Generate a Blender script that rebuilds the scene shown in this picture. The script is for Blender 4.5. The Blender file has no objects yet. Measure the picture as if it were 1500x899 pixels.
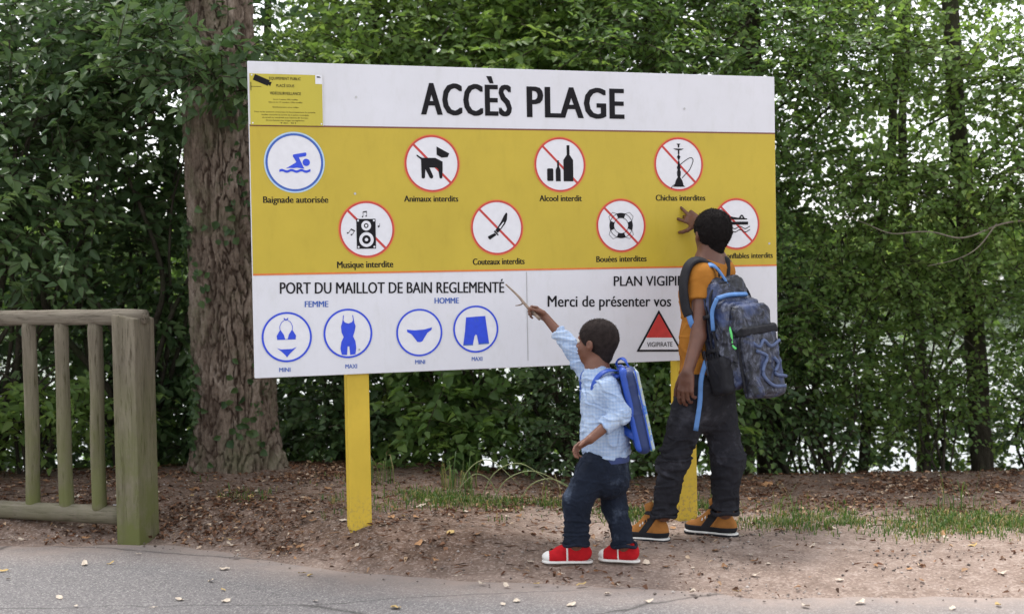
import bpy, bmesh, math, random
import numpy as np
from mathutils import Vector, Matrix
random.seed(7); RNG = np.random.default_rng(11)
S = bpy.context.scene
COL = S.collection

# ------------------------------------------------------------------ camera
cam_data = bpy.data.cameras.new('camera'); cam = bpy.data.objects.new('camera', cam_data); COL.objects.link(cam)
S.camera = cam
cam_data.sensor_width = 36.0; cam_data.lens = 48.0; cam_data.clip_start = 0.05; cam_data.clip_end = 2000.0
PITCH = 0.02793012; ROLL = -0.01802232
cp, sp, cr, sr = math.cos(PITCH), math.sin(PITCH), math.cos(ROLL), math.sin(ROLL)
c_f = Vector((0, cp, -sp)); c_u0 = Vector((0, sp, cp)); c_r0 = Vector((1, 0, 0))
c_r = c_r0 * cr + c_u0 * sr; c_u = -c_r0 * sr + c_u0 * cr
cam.matrix_world = Matrix(((c_r.x, c_u.x, -c_f.x, 0), (c_r.y, c_u.y, -c_f.y, 0), (c_r.z, c_u.z, -c_f.z, 1.25), (0, 0, 0, 1)))

# ------------------------------------------------------------------ world, sun, exposure (bright overcast)
SUN_EL, SUN_AZ = math.radians(68), math.radians(335)
world = bpy.data.worlds.new('World'); S.world = world; world.use_nodes = True
wn = world.node_tree; wn.nodes.clear()
w_out = wn.nodes.new('ShaderNodeOutputWorld'); w_bg = wn.nodes.new('ShaderNodeBackground')
w_sky = wn.nodes.new('ShaderNodeTexSky'); w_sky.sky_type = 'NISHITA'; w_sky.sun_disc = False
w_sky.sun_elevation = SUN_EL; w_sky.sun_rotation = SUN_AZ
w_sky.air_density = 1.0; w_sky.dust_density = 1.5; w_sky.ozone_density = 1.0
w_hs = wn.nodes.new('ShaderNodeHueSaturation'); w_hs.inputs['Saturation'].default_value = 0.16
w_bg.inputs['Strength'].default_value = 0.15
wn.links.new(w_sky.outputs[0], w_hs.inputs['Color']); wn.links.new(w_hs.outputs[0], w_bg.inputs[0]); wn.links.new(w_bg.outputs[0], w_out.inputs[0])
sun_d = bpy.data.lights.new('sun', 'SUN'); sun_d.energy = 1.5; sun_d.angle = math.radians(16); sun_d.color = (1, 0.97, 0.92)
sun = bpy.data.objects.new('sun', sun_d); COL.objects.link(sun)
sd = Vector((math.sin(SUN_AZ) * math.cos(SUN_EL), math.cos(SUN_AZ) * math.cos(SUN_EL), math.sin(SUN_EL)))
sun.rotation_euler = sd.to_track_quat('Z', 'Y').to_euler()
S.view_settings.view_transform = 'Standard'; S.view_settings.look = 'None'
S.view_settings.exposure = 1.5; S.view_settings.gamma = 1.0
cam_data.dof.use_dof = True; cam_data.dof.focus_distance = 6.15; cam_data.dof.aperture_fstop = 2.4
S.cycles.use_denoising = True
S.cycles.max_bounces = 6; S.cycles.diffuse_bounces = 3; S.cycles.transmission_bounces = 3; S.cycles.transparent_max_bounces = 4

# ------------------------------------------------------------------ object helpers
def tag(o, label=None, cat=None, group=None, kind=None):
    if label: o['label'] = label
    if cat: o['category'] = cat
    if group: o['group'] = group
    if kind: o['kind'] = kind
    return o
def empty(name, loc=(0, 0, 0), rz=0.0, **k):
    o = bpy.data.objects.new(name, None); COL.objects.link(o); o.location = loc; o.rotation_euler = (0, 0, rz)
    o.empty_display_size = 0.1
    return tag(o, **k)
def link_mesh(name, me, m=None, parent=None, smooth=False, world_coords=False):
    o = bpy.data.objects.new(name, me); COL.objects.link(o)
    if m is not None and not me.materials: me.materials.append(m)
    if smooth: me.polygons.foreach_set('use_smooth', np.ones(len(me.polygons), bool))
    if parent is not None:
        o.parent = parent
        if world_coords:
            M = world_of(parent).inverted(); me.transform(M)
    return o
def world_of(o):
    M = Matrix.LocRotScale(o.location, o.rotation_euler, o.scale)
    return world_of(o.parent) @ M if o.parent else M
def np_mesh(name, V, Fq, face_attr=None):
    """V (n,3), Fq (m,k) faces all of size k"""
    V = np.ascontiguousarray(V, dtype=np.float32); Fq = np.ascontiguousarray(Fq, dtype=np.int32)
    me = bpy.data.meshes.new(name); k = Fq.shape[1]
    me.vertices.add(len(V)); me.vertices.foreach_set('co', V.ravel())
    me.loops.add(Fq.size); me.loops.foreach_set('vertex_index', Fq.ravel())
    me.polygons.add(len(Fq)); me.polygons.foreach_set('loop_start', np.arange(0, Fq.size, k, dtype=np.int32))
    me.update(calc_edges=True)
    if face_attr is not None:
        a = me.attributes.new('tint', 'FLOAT', 'FACE'); a.data.foreach_set('value', np.asarray(face_attr, np.float32))
    return me
def bm_mesh(name, bm):
    me = bpy.data.meshes.new(name); bmesh.ops.recalc_face_normals(bm, faces=bm.faces[:]); bm.to_mesh(me); bm.free(); return me
def box_bm(sx, sy, sz, c=(0, 0, 0), bev=0.0, seg=2):
    bm = bmesh.new(); bmesh.ops.create_cube(bm, size=1.0)
    for v in bm.verts: v.co = Vector((v.co.x * sx + c[0], v.co.y * sy + c[1], v.co.z * sz + c[2]))
    if bev > 0: bmesh.ops.bevel(bm, geom=bm.edges[:], offset=bev, segments=seg, affect='EDGES', profile=0.6)
    return bm
def unit(v):
    v = np.asarray(v, float); return v / (np.linalg.norm(v) + 1e-12)
def tube_arrays(pts, rad, n=8, caps=True):
    pts = np.asarray(pts, float); rad = np.broadcast_to(np.asarray(rad, float), (len(pts),))
    T = np.gradient(pts, axis=0); T /= np.linalg.norm(T, axis=1)[:, None] + 1e-12
    ref = np.array([0.13, 0.2, 1.0]) if abs(T[:, 2]).mean() < 0.8 else np.array([1.0, 0.2, 0.1])
    A = np.cross(T, ref); A /= np.linalg.norm(A, axis=1)[:, None]; B = np.cross(T, A)
    th = np.arange(n) * 2 * np.pi / n
    V = pts[:, None, :] + rad[:, None, None] * (np.cos(th)[None, :, None] * A[:, None, :] + np.sin(th)[None, :, None] * B[:, None, :])
    V = V.reshape(-1, 3); i = np.arange(len(pts) - 1)[:, None] * n; j = np.arange(n)[None, :]; j2 = (j + 1) % n
    F = np.stack([i + j, i + j2, i + n + j2, i + n + j], -1).reshape(-1, 4)
    if caps:
        c0, c1 = len(V), len(V) + 1; V = np.vstack([V, pts[:1], pts[-1:]]); e = (len(pts) - 1) * n
        jj = np.arange(0, n, 2)
        F = np.vstack([F, np.stack([np.full(len(jj), c0), (jj + 2) % n, (jj + 1) % n, jj], -1), np.stack([np.full(len(jj), c1), e + jj, e + (jj + 1) % n, e + (jj + 2) % n], -1)])
    return V, F
def merge(parts):
    Vs, Fs, o = [], [], 0
    for V, F in parts: Vs.append(V); Fs.append(F + o); o += len(V)
    return np.vstack(Vs), np.vstack(Fs)
def catmull(P, n=8):
    P = np.asarray(P, float); Q = np.vstack([2 * P[0] - P[1], P, 2 * P[-1] - P[-2]]); out = []
    for i in range(1, len(Q) - 2):
        for t in np.arange(n) / n:
            out.append(0.5 * ((2 * Q[i]) + (-Q[i - 1] + Q[i + 1]) * t + (2 * Q[i - 1] - 5 * Q[i] + 4 * Q[i + 1] - Q[i + 2]) * t * t + (-Q[i - 1] + 3 * Q[i] - 3 * Q[i + 1] + Q[i + 2]) * t ** 3))
    out.append(P[-1]); return np.array(out)

# value noise (3-D lattice), vectorised
_LAT = np.random.default_rng(3).random((64, 64, 64)).astype(np.float32) * 2 - 1
def vnoise(P):
    P = np.asarray(P, float); i = np.floor(P).astype(int); f = P - i; f = f * f * (3 - 2 * f); i &= 63; j = (i + 1) & 63
    x, y, z = f[..., 0], f[..., 1], f[..., 2]
    g = lambda a, b, c: _LAT[a, b, c]
    c00 = g(i[..., 0], i[..., 1], i[..., 2]) * (1 - x) + g(j[..., 0], i[..., 1], i[..., 2]) * x
    c10 = g(i[..., 0], j[..., 1], i[..., 2]) * (1 - x) + g(j[..., 0], j[..., 1], i[..., 2]) * x
    c01 = g(i[..., 0], i[..., 1], j[..., 2]) * (1 - x) + g(j[..., 0], i[..., 1], j[..., 2]) * x
    c11 = g(i[..., 0], j[..., 1], j[..., 2]) * (1 - x) + g(j[..., 0], j[..., 1], j[..., 2]) * x
    return (c00 * (1 - y) + c10 * y) * (1 - z) + (c01 * (1 - y) + c11 * y) * z

# ------------------------------------------------------------------ materials
def new_mat(name):
    m = bpy.data.materials.new(name); m.use_nodes = True; nt = m.node_tree; nt.nodes.clear()
    o = nt.nodes.new('ShaderNodeOutputMaterial'); b = nt.nodes.new('ShaderNodeBsdfPrincipled'); nt.links.new(b.outputs[0], o.inputs[0])
    return m, nt, b, o
def ramp(nt, fac, stops):
    r = nt.nodes.new('ShaderNodeValToRGB'); e = r.color_ramp.elements
    while len(e) < len(stops): e.new(0.5)
    for k, (p, c) in enumerate(stops): e[k].position = p; e[k].color = (*c, 1)
    nt.links.new(fac, r.inputs[0]); return r.outputs[0]
def noise(nt, scale, detail=4, rough=0.55, vec=None, stretch=None, dist=0.0):
    n = nt.nodes.new('ShaderNodeTexNoise'); n.inputs['Scale'].default_value = scale; n.inputs['Detail'].default_value = detail
    n.inputs['Roughness'].default_value = rough; n.inputs['Distortion'].default_value = dist
    if vec is None:
        tc = nt.nodes.new('ShaderNodeTexCoord'); vec = tc.outputs['Object']
    if stretch:
        mp = nt.nodes.new('ShaderNodeMapping'); mp.inputs['Scale'].default_value = stretch; nt.links.new(vec, mp.inputs[0]); vec = mp.outputs[0]
    nt.links.new(vec, n.inputs['Vector']); return n.outputs['Fac']
def bump(nt, b, h, strength, dist=0.01):
    n = nt.nodes.new('ShaderNodeBump'); n.inputs['Strength'].default_value = strength; n.inputs['Distance'].default_value = dist
    nt.links.new(h, n.inputs['Height']); nt.links.new(n.outputs[0], b.inputs['Normal'])
def mix(nt, fac, a, b_, mode='MIX'):
    m = nt.nodes.new('ShaderNodeMix'); m.data_type = 'RGBA'; m.blend_type = mode
    for s, v in ((0, fac), (6, a), (7, b_)):
        if hasattr(v, 'is_linked') or hasattr(v, 'links'): nt.links.new(v, m.inputs[s])
        else: m.inputs[s].default_value = v if s == 0 else (*v, 1)
    return m.outputs[2]
def simple(name, col, rough=0.6, var=0.12, scale=30, bmp=0.0, bscale=200, bdist=0.002, metal=0, stretch=None, spec=0.5):
    m, nt, b, o = new_mat(name)
    n = noise(nt, scale, 4, stretch=stretch)
    lo = tuple(max(0, c * (1 - var)) for c in col); hi = tuple(min(1, c * (1 + var)) for c in col)
    nt.links.new(ramp(nt, n, [(0.3, lo), (0.7, hi)]), b.inputs['Base Color'])
    b.inputs['Roughness'].default_value = rough; b.inputs['Metallic'].default_value = metal; b.inputs['Specular IOR Level'].default_value = spec
    if bmp: bump(nt, b, noise(nt, bscale, 3, stretch=stretch), bmp, bdist)
    return m
def leaf_mat(name, stops, trans=0.45, rough=0.45):
    m, nt, b, o = new_mat(name)
    at_ = nt.nodes.new('ShaderNodeAttribute'); at_.attribute_name = 'tint'
    c = ramp(nt, at_.outputs['Fac'], stops)
    nt.links.new(c, b.inputs['Base Color']); b.inputs['Roughness'].default_value = rough; b.inputs['Specular IOR Level'].default_value = 0.35
    tr = nt.nodes.new('ShaderNodeBsdfTranslucent')
    hs = nt.nodes.new('ShaderNodeHueSaturation'); hs.inputs['Value'].default_value = 1.5; hs.inputs['Saturation'].default_value = 1.15; hs.inputs['Hue'].default_value = 0.485
    nt.links.new(c, hs.inputs['Color']); nt.links.new(hs.outputs[0], tr.inputs['Color'])
    mx = nt.nodes.new('ShaderNodeMixShader'); mx.inputs[0].default_value = trans
    nt.links.new(b.outputs[0], mx.inputs[1]); nt.links.new(tr.outputs[0], mx.inputs[2]); nt.links.new(mx.outputs[0], o.inputs[0])
    return m

M = {}
def ground_mat(name, stops, scale=3.0, fine=60.0, bmp=0.5, speck=None, rough=0.95):
    m, nt, b, o = new_mat(name)
    big = noise(nt, scale, 6, 0.65); fn = noise(nt, fine, 5, 0.7)
    add = nt.nodes.new('ShaderNodeMath'); add.operation = 'MULTIPLY_ADD'; add.inputs[1].default_value = 0.55
    ml = nt.nodes.new('ShaderNodeMath'); ml.operation = 'MULTIPLY'; ml.inputs[1].default_value = 0.45
    nt.links.new(fn, ml.inputs[0]); nt.links.new(big, add.inputs[0]); nt.links.new(ml.outputs[0], add.inputs[2])
    c = ramp(nt, add.outputs[0], stops)
    if speck:
        v = nt.nodes.new('ShaderNodeTexVoronoi'); v.inputs['Scale'].default_value = speck[0]
        tc = nt.nodes.new('ShaderNodeTexCoord'); nt.links.new(tc.outputs['Object'], v.inputs['Vector'])
        hsv = nt.nodes.new('ShaderNodeSeparateColor'); nt.links.new(v.outputs['Color'], hsv.inputs[0])
        cc = ramp(nt, hsv.outputs[0], speck[1]); c = mix(nt, speck[2], c, cc)
    nt.links.new(c, b.inputs['Base Color']); b.inputs['Roughness'].default_value = rough; b.inputs['Specular IOR Level'].default_value = 0.25
    bump(nt, b, fn, bmp, 0.012); return m

# ------------------------------------------------------------------ terrain
EX = [-30, -6, -2.42, -1.64, -1.07, -.67, -.157, .25, .87, 1.86, 6, 30]
EY = [10., 7.2, 6.375, 6.34, 5.94, 5.64, 5.46, 5.36, 5.14, 5.03, 4.7, 4.]
def sstep(a, b, x):
    t = np.clip((x - a) / (b - a), 0, 1); return t * t * (3 - 2 * t)
def edge_y(x): return np.interp(x, EX, EY)
def gz(x, y):
    x = np.asarray(x, float); y = np.asarray(y, float)
    h = .025 + .105 * sstep(.55, -.55, x)
    z = h * sstep(.0, .5, y - edge_y(x))
    z = z + .03 * np.exp(-(((x + 1.55) / .8) ** 2 + ((y - 7.5) / .7) ** 2))
    return z - 1.7 * sstep(7.7, 12.5, y)
def n2(x, y, s, seed=0.0):
    return vnoise(np.stack([x * s + 5.3 + seed, y * s + 1.7, np.full_like(x, 0.37 + seed)], -1))
def axis_pts(fine_lo, fine_hi, step, far):
    a = np.arange(fine_lo, fine_hi + 1e-6, step); g = []; d = step; v = fine_hi
    while v < far: d *= 1.25; v += d; g.append(v)
    h = []; d = step; v = fine_lo
    while v > -far: d *= 1.25; v -= d; h.append(v)
    return np.array(h[::-1] + list(a) + g)
gx = axis_pts(-4.5, 4.5, 0.03, 400); gy = axis_pts(4.6, 9.0, 0.03, 500)
GX, GY = np.meshgrid(gx, gy, indexing='ij')
Z = gz(GX, GY)
rough_m = sstep(0.0, 0.25, GY - edge_y(GX)) * (GY < 12)
Z = Z + rough_m * (0.007 * n2(GX, GY, 4) + 0.004 * n2(GX, GY, 17, 2) + 0.004 * n2(GX, GY, 30, 4)) - (1 - rough_m) * 0.012 * (GY < 12)
def grid_faces(nx, ny):
    i = np.arange(nx - 1)[:, None] * ny; j = np.arange(ny - 1)[None, :]
    return np.stack([i + j, i + ny + j, i + ny + j + 1, i + j + 1], -1).reshape(-1, 4)
# ground colour: dirt near the road, leaf mould further back, both earth colours
m, nt, b, o = new_mat('earth')
tc = nt.nodes.new('ShaderNodeTexCoord'); P_ = tc.outputs['Object']
big = noise(nt, 1.6, 6, 0.6, P_); mid = noise(nt, 9, 5, 0.65, P_); fn = noise(nt, 70, 5, 0.7, P_)
dirt = ramp(nt, mid, [(0.28, (.22, .160, .130)), (0.5, (.34, .255, .212)), (0.74, (.46, .365, .315))])
mould = ramp(nt, mid, [(0.3, (.060, .038, .027)), (0.5, (.14, .086, .060)), (0.72, (.24, .155, .115))])
at_ = nt.nodes.new('ShaderNodeAttribute'); at_.attribute_name = 'mould'
mm = nt.nodes.new('ShaderNodeMath'); mm.operation = 'MULTIPLY_ADD'; mm.inputs[1].default_value = 1.0
ms = nt.nodes.new('ShaderNodeMath'); ms.operation = 'MULTIPLY_ADD'; ms.inputs[1].default_value = 1.6; ms.inputs[2].default_value = -0.8
nt.links.new(big, ms.inputs[0]); nt.links.new(at_.outputs['Fac'], mm.inputs[0]); nt.links.new(ms.outputs[0], mm.inputs[2])
mm.use_clamp = True
base = mix(nt, mm.outputs[0], dirt, mould)
vo = nt.nodes.new('ShaderNodeTexVoronoi'); vo.inputs['Scale'].default_value = 110; nt.links.new(P_, vo.inputs['Vector'])
sc_ = nt.nodes.new('ShaderNodeSeparateColor'); nt.links.new(vo.outputs['Color'], sc_.inputs[0])
spk = ramp(nt, sc_.outputs[0], [(0.0, (.05, .03, .022)), (0.3, (.16, .11, .085)), (0.7, (.27, .20, .165)), (0.9, (.60, .50, .44))])
base = mix(nt, 0.28, base, spk)
nt.links.new(base, b.inputs['Base Color']); b.inputs['Roughness'].default_value = 0.95; b.inputs['Specular IOR Level'].default_value = 0.2
bump(nt, b, fn, 0.9, 0.016); M['earth'] = m
me = np_mesh('ground', np.stack([GX, GY, Z], -1).reshape(-1, 3), grid_faces(len(gx), len(gy)))
a = me.attributes.new('mould', 'FLOAT', 'POINT')
d_e = GY - edge_y(GX)
wl = sstep(.35, -.35, GX); md = wl * sstep(-.05, .28, d_e) + (1 - wl) * sstep(1.3, 1.9, d_e); md = np.maximum(md, sstep(7.0, 7.4, GY))
a.data.foreach_set('value', md.reshape(-1).astype(np.float32))
tag(link_mesh('ground', me, M['earth'], smooth=True), kind='structure')

# asphalt sheet with a crumbling edge, 4 mm above the earth
ex = np.arange(-5.0, 5.01, 0.04); t = np.linspace(0, 1, 26)
EXg, Tg = np.meshgrid(ex, t, indexing='ij')
ey = edge_y(EXg) + 0.05 * n2(EXg, EXg * 0, 5.0) + 0.03 * n2(EXg, EXg * 0, 14.0, 3)
Yg = -6 + (ey + 6) * Tg ** 0.5
Xg = EXg.copy(); Xg[0] = -60; Xg[-1] = 60
Zg = 0.004 - 0.010 * sstep(0.10, 0.0, ey - Yg) + 0.001 * n2(Xg, Yg, 20)
m, nt, b, o = new_mat('asphalt')
fn = noise(nt, 170, 3, 0.7); big = noise(nt, 1.3, 5, 0.6)
vo = nt.nodes.new('ShaderNodeTexVoronoi'); vo.inputs['Scale'].default_value = 190; tc = nt.nodes.new('ShaderNodeTexCoord'); nt.links.new(tc.outputs['Object'], vo.inputs['Vector'])
sc_ = nt.nodes.new('ShaderNodeSeparateColor'); nt.links.new(vo.outputs['Color'], sc_.inputs[0])
st = ramp(nt, sc_.outputs[0], [(0, (.07, .066, .070)), (0.5, (.15, .143, .146)), (0.8, (.22, .21, .21)), (0.95, (.44, .42, .40))])
bc = ramp(nt, big, [(0.3, (.135, .127, .130)), (0.7, (.20, .188, .190))])
dusty = mix(nt, 0.4, st, bc)
at_ = nt.nodes.new('ShaderNodeAttribute'); at_.attribute_name = 'dust'
du = nt.nodes.new('ShaderNodeMath'); du.operation = 'MULTIPLY'; nt.links.new(at_.outputs['Fac'], du.inputs[0]); nt.links.new(noise(nt, 5, 6, 0.7), du.inputs[1])
dusty = mix(nt, du.outputs[0], dusty, (.34, .27, .235))
# two long hairline cracks
ck = nt.nodes.new('ShaderNodeTexVoronoi'); ck.feature = 'DISTANCE_TO_EDGE'; ck.inputs['Scale'].default_value = 0.55
mp = nt.nodes.new('ShaderNodeMapping'); mp.inputs['Scale'].default_value = (0.45, 1.6, 1); mp.inputs['Rotation'].default_value = (0, 0, 0.12); mp.inputs['Location'].default_value = (0.35, .15, 0)
wv = nt.nodes.new('ShaderNodeVectorMath'); wv.operation = 'MULTIPLY_ADD'; nz = nt.nodes.new('ShaderNodeTexNoise'); nz.inputs['Scale'].default_value = 5
nt.links.new(tc.outputs['Object'], nz.inputs['Vector']); nt.links.new(nz.outputs['Color'], wv.inputs[0]); wv.inputs[1].default_value = (.12, .12, 0); nt.links.new(tc.outputs['Object'], wv.inputs[2])
nt.links.new(wv.outputs[0], mp.inputs[0]); nt.links.new(mp.outputs[0], ck.inputs['Vector'])
ckr = ramp(nt, ck.outputs['Distance'], [(0.0, (.75, .75, .75)), (0.005, (.0, .0, .0))])
dusty = mix(nt, ckr, dusty, (.035, .032, .03))
nt.links.new(dusty, b.inputs['Base Color']); b.inputs['Roughness'].default_value = 0.9; b.inputs['Specular IOR Level'].default_value = 0.3
bump(nt, b, fn, 0.6, 0.006); M['asphalt'] = m
me = np_mesh('road', np.stack([Xg, Yg, Zg], -1).reshape(-1, 3), grid_faces(len(ex), len(t)))
a = me.attributes.new('dust', 'FLOAT', 'POINT'); a.data.foreach_set('value', (1.5 * sstep(0.45, 0.0, ey - Yg) + .10).reshape(-1).astype(np.float32))
tag(link_mesh('road', me, M['asphalt'], smooth=True), kind='structure')

# lake beyond the bank
m, nt, b, o = new_mat('lake_water'); b.inputs['Base Color'].default_value = (.03, .04, .035, 1); b.inputs['Roughness'].default_value = 0.06; b.inputs['IOR'].default_value = 1.33
bump(nt, b, noise(nt, 2.2, 4, 0.6, stretch=(0.5, 1.6, 1)), 0.12, 0.05); M['water'] = m
bm = bmesh.new(); vs = [bm.verts.new(v) for v in ((-400, 9.5, -0.9), (400, 9.5, -0.9), (400, 260, -0.9), (-400, 260, -0.9))]; bm.faces.new(vs)
tag(link_mesh('lake', bm_mesh('lake', bm), M['water']), kind='structure')

# ------------------------------------------------------------------ information board
YAW = 0.31902675; BO = Vector((-1.11446793, 5.88, 0.79767706)); BW, BH = 2.5406, 1.3626
def paint(name, col, rough=0.38, dirt=0.10):
    m, nt, b, o = new_mat(name)
    n1 = noise(nt, 2.2, 6, 0.65); n2_ = noise(nt, 18, 5, 0.7, stretch=(1, 1, .35))
    c = mix(nt, 1.0, tuple(col), ramp(nt, n1, [(0.3, (1 - dirt, 1 - dirt, 1 - dirt * 1.15)), (0.65, (1, 1, 1))]), 'MULTIPLY')
    c = mix(nt, 1.0, c, ramp(nt, n2_, [(0.25, (.93, .93, .91)), (0.5, (1, 1, 1))]), 'MULTIPLY')
    nt.links.new(c, b.inputs['Base Color']); b.inputs['Roughness'].default_value = rough; b.inputs['Specular IOR Level'].default_value = .3
    bump(nt, b, noise(nt, 6, 2), 0.05, 0.004); return m
M['white'] = paint('white_panel_paint', (.70, .70, .755), dirt=.08)
M['yellow'] = paint('yellow_panel_paint', (.54, .405, .042), dirt=.12)
M['post'] = paint('yellow_post_paint', (.66, .46, .05), 0.55, .2)
nt = M['post'].node_tree; b = nt.nodes['Principled BSDF']; src_ = b.inputs['Base Color'].links[0].from_socket
tc = nt.nodes.new('ShaderNodeTexCoord'); sx = nt.nodes.new('ShaderNodeSeparateXYZ'); nt.links.new(tc.outputs['Object'], sx.inputs[0]); mr = nt.nodes.new('ShaderNodeMapRange')
mr.inputs[1].default_value = .08; mr.inputs[2].default_value = .30; mr.inputs[3].default_value = .6; mr.inputs[4].default_value = 0.0; nt.links.new(sx.outputs[2], mr.inputs[0])
sp_ = nt.nodes.new('ShaderNodeMath'); sp_.operation = 'MULTIPLY'; nt.links.new(mr.outputs[0], sp_.inputs[0]); nt.links.new(ramp(nt, noise(nt, 55, 5, .75), [(.50, (0, 0, 0)), (.60, (1, 1, 1))]), sp_.inputs[1])
nt.links.new(mix(nt, sp_.outputs[0], src_, (.20, .135, .10)), b.inputs['Base Color'])
M['ink'] = simple('black_ink', (.010, .009, .012), .6, .1, spec=.15)
M['red'] = simple('red_ink', (.50, .035, .03), .45, .12)
M['orange'] = simple('orange_edge_ink', (.66, .17, .03), .45, .1)
M['blue'] = simple('blue_ink', (.012, .055, .62), .45, .1)
M['ringblue'] = simple('ring_blue_ink', (.03, .10, .42), .45, .1)
M['haloblue'] = simple('pale_blue_ink', (.42, .58, .72), .45, .08)
M['disc'] = simple('white_ink', (.71, .71, .755), .45, .04)
M['seam'] = simple('grey_seam', (.42, .42, .43), .6, .1)
M['maroon'] = simple('dark_red_line', (.17, .05, .03), .5, .1)
M['plaque'] = paint('plaque_yellow', (.52, .44, .05), .35, .06)
M['metal'] = simple('zinc_metal', (.42, .42, .42), .4, .1, metal=.8)
M['panel_edge'] = simple('panel_edge', (.55, .53, .52), .5, .1)

board = empty('information_board', (BO.x, BO.y, 0), YAW, label='large white and yellow ACCÈS PLAGE information board on two yellow posts', cat='sign')
ZB = BO.z
def put(name, me, m, parent=None, smooth=False):
    return link_mesh(name, me, m, parent or board, smooth)
bm = box_bm(BW, 0.018, BH, (BW / 2, 0.0095, ZB + BH / 2), 0.003)
put('panel', bm_mesh('panel', bm), M['white'])
def flat(polys, dy=0.0, origin=(0, 0)):
    """polygons in board coordinates (u, v) as thin print laid on the panel face"""
    bm = bmesh.new()
    for p in polys:
        vs = [bm.verts.new((origin[0] + u, -dy, ZB + origin[1] + v)) for u, v in p]
        f = bm.faces.new(vs); f.normal_update()
        if f.normal.y > 0: f.normal_flip()
    bmesh.ops.triangulate(bm, faces=bm.faces[:])
    me = bpy.data.meshes.new('print'); bm.to_mesh(me); bm.free(); return me
def sheet(u0, v0, u1, v1): return [(u0, v0), (u1, v0), (u1, v1), (u0, v1)]
VB1, VB0 = 1.085, 0.449
put('yellow_band', flat([sheet(0.002, VB0, BW - .002, VB1)], .0008), M['yellow'])
put('trim_line', flat([sheet(0.002, VB1 - .001, BW - .002, VB1 + .006)], .0014), M['maroon'])
put('trim_line', flat([sheet(0.002, VB0 - .006, BW - .002, VB0 + .002)], .0014), M['orange'])
put('seam_line', flat([sheet(1.2445, .03, 1.2485, VB0 - .012)], .0012), M['seam'])
for u, v in ((.469, 1.218), (2.0555, 1.1985), (.455, .795), (2.50, .553)):
    th = [k * math.pi / 6 for k in range(12)]
    put('screw', flat([[(u + .0055 * math.cos(t), v + .0055 * math.sin(t)) for t in th]], .002), M['metal'])

def text_mesh(txt, height, width, bold=0.0):
    cu = bpy.data.curves.new('lettering', 'FONT'); cu.body = txt; cu.size = 1.0; cu.offset = bold; cu.resolution_u = 3; cu.fill_mode = 'FRONT'
    if len(txt) > 1: cu.space_character = 1.06 if bold else 1.0
    ob = bpy.data.objects.new('lettering', cu); COL.objects.link(ob)
    dg = bpy.context.evaluated_depsgraph_get(); me = bpy.data.meshes.new_from_object(ob.evaluated_get(dg))
    bpy.data.objects.remove(ob)
    n = len(me.vertices); co = np.zeros(n * 3, np.float32); me.vertices.foreach_get('co', co); co = co.reshape(-1, 3)
    co[:, 0] -= co[:, 0].min(); w = co[:, 0].max(); co[:, 0] *= width / w; co[:, 1] *= height / 0.729
    me.vertices.foreach_set('co', co.ravel()); return me
def letter(txt, u0, v0, u1, v1, cap, m, bold=0.0, dy=.0013, parent=None, sy=1.0, name='lettering', off=0.0):
    """baseline from (u0, v0) to (u1, v1); bold widens the strokes sideways"""
    w_ = bold * cap; me = text_mesh(txt, cap, math.hypot(u1 - u0, v1 - v0) - w_, off)
    if w_ > 0:
        bm = bmesh.new()
        for k in (0., .5, 1.):
            n0 = len(bm.verts); bm.from_mesh(me); bm.verts.ensure_lookup_table()
            for v in bm.verts[n0:]: v.co.x += w_ * k; v.co.z = k * .0002
        bm.to_mesh(me); bm.free()
    an = math.atan2(v1 - v0, u1 - u0); n = len(me.vertices); co = np.zeros(n * 3, np.float32); me.vertices.foreach_get('co', co); co = co.reshape(-1, 3)
    X, Y = co[:, 0].copy(), co[:, 1].copy()
    co[:, 0] = u0 + X * math.cos(an) - Y * math.sin(an); Zk = co[:, 2].copy(); co[:, 2] = ZB + v0 + X * math.sin(an) + Y * math.cos(an); co[:, 1] = -dy - Zk
    me.vertices.foreach_set('co', co.ravel()); me.update()
    return put(name, me, m, parent)
letter('ACCÈS', .762, 1.1485, 1.190, 1.1485, .147, M['ink'], .065, off=.006)
letter('PLAGE', 1.262, 1.1455, 1.746, 1.1455, .147, M['ink'], .065, off=.006)
for t_, a_, b_, v_, c_ in (('Baignade autorisée', .0524, .3362, .755, .0265), ('Animaux interdits', .6761, .9275, .759, .0255), ('Alcool interdit', 1.3152, 1.5249, .760, .0262), ('Chichas interdites', 1.8990, 2.1594, .7615, .0265),
                       ('Musique interdite', .3683, .6214, .469, .0275), ('Couteaux interdits', .9897, 1.2384, .473, .0268), ('Bouées interdites', 1.5916, 1.8481, .476, .0266), ('Objets gonflables interdits', 2.145, 2.519, .483, .0245)):
    letter(t_, a_, v_, b_, v_, c_ * 1.12, M['ink'], .085)
letter('PORT DU MAILLOT DE BAIN REGLEMENTÉ', .1154, .3625, 1.1374, .3440, .052, M['ink'], .045)
letter('PLAN VIGIPIRATE', 1.6778, .363, 2.15, .356, .049, M['ink'], .045)
letter('Merci de présenter vos', 1.3463, .2745, 1.9712, .2600, .054, M['ink'], .045)
letter('FEMME', .2221, .3020, .3262, .3000, .0275, M['ringblue'], .07)
letter('HOMME', .8071, .3030, .9212, .3010, .0270, M['ringblue'], .07)
for t_, a_, b_, v_ in (('MINI', .1048, .1536, .024), ('MAXI', .3954, .4479, .0275), ('MINI', .7119, .7582, .0345), ('MAXI', .9763, 1.0268, .0385)):
    letter(t_, a_, v_, b_, v_ - .001, .0195, M['ringblue'], .05)

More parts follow.
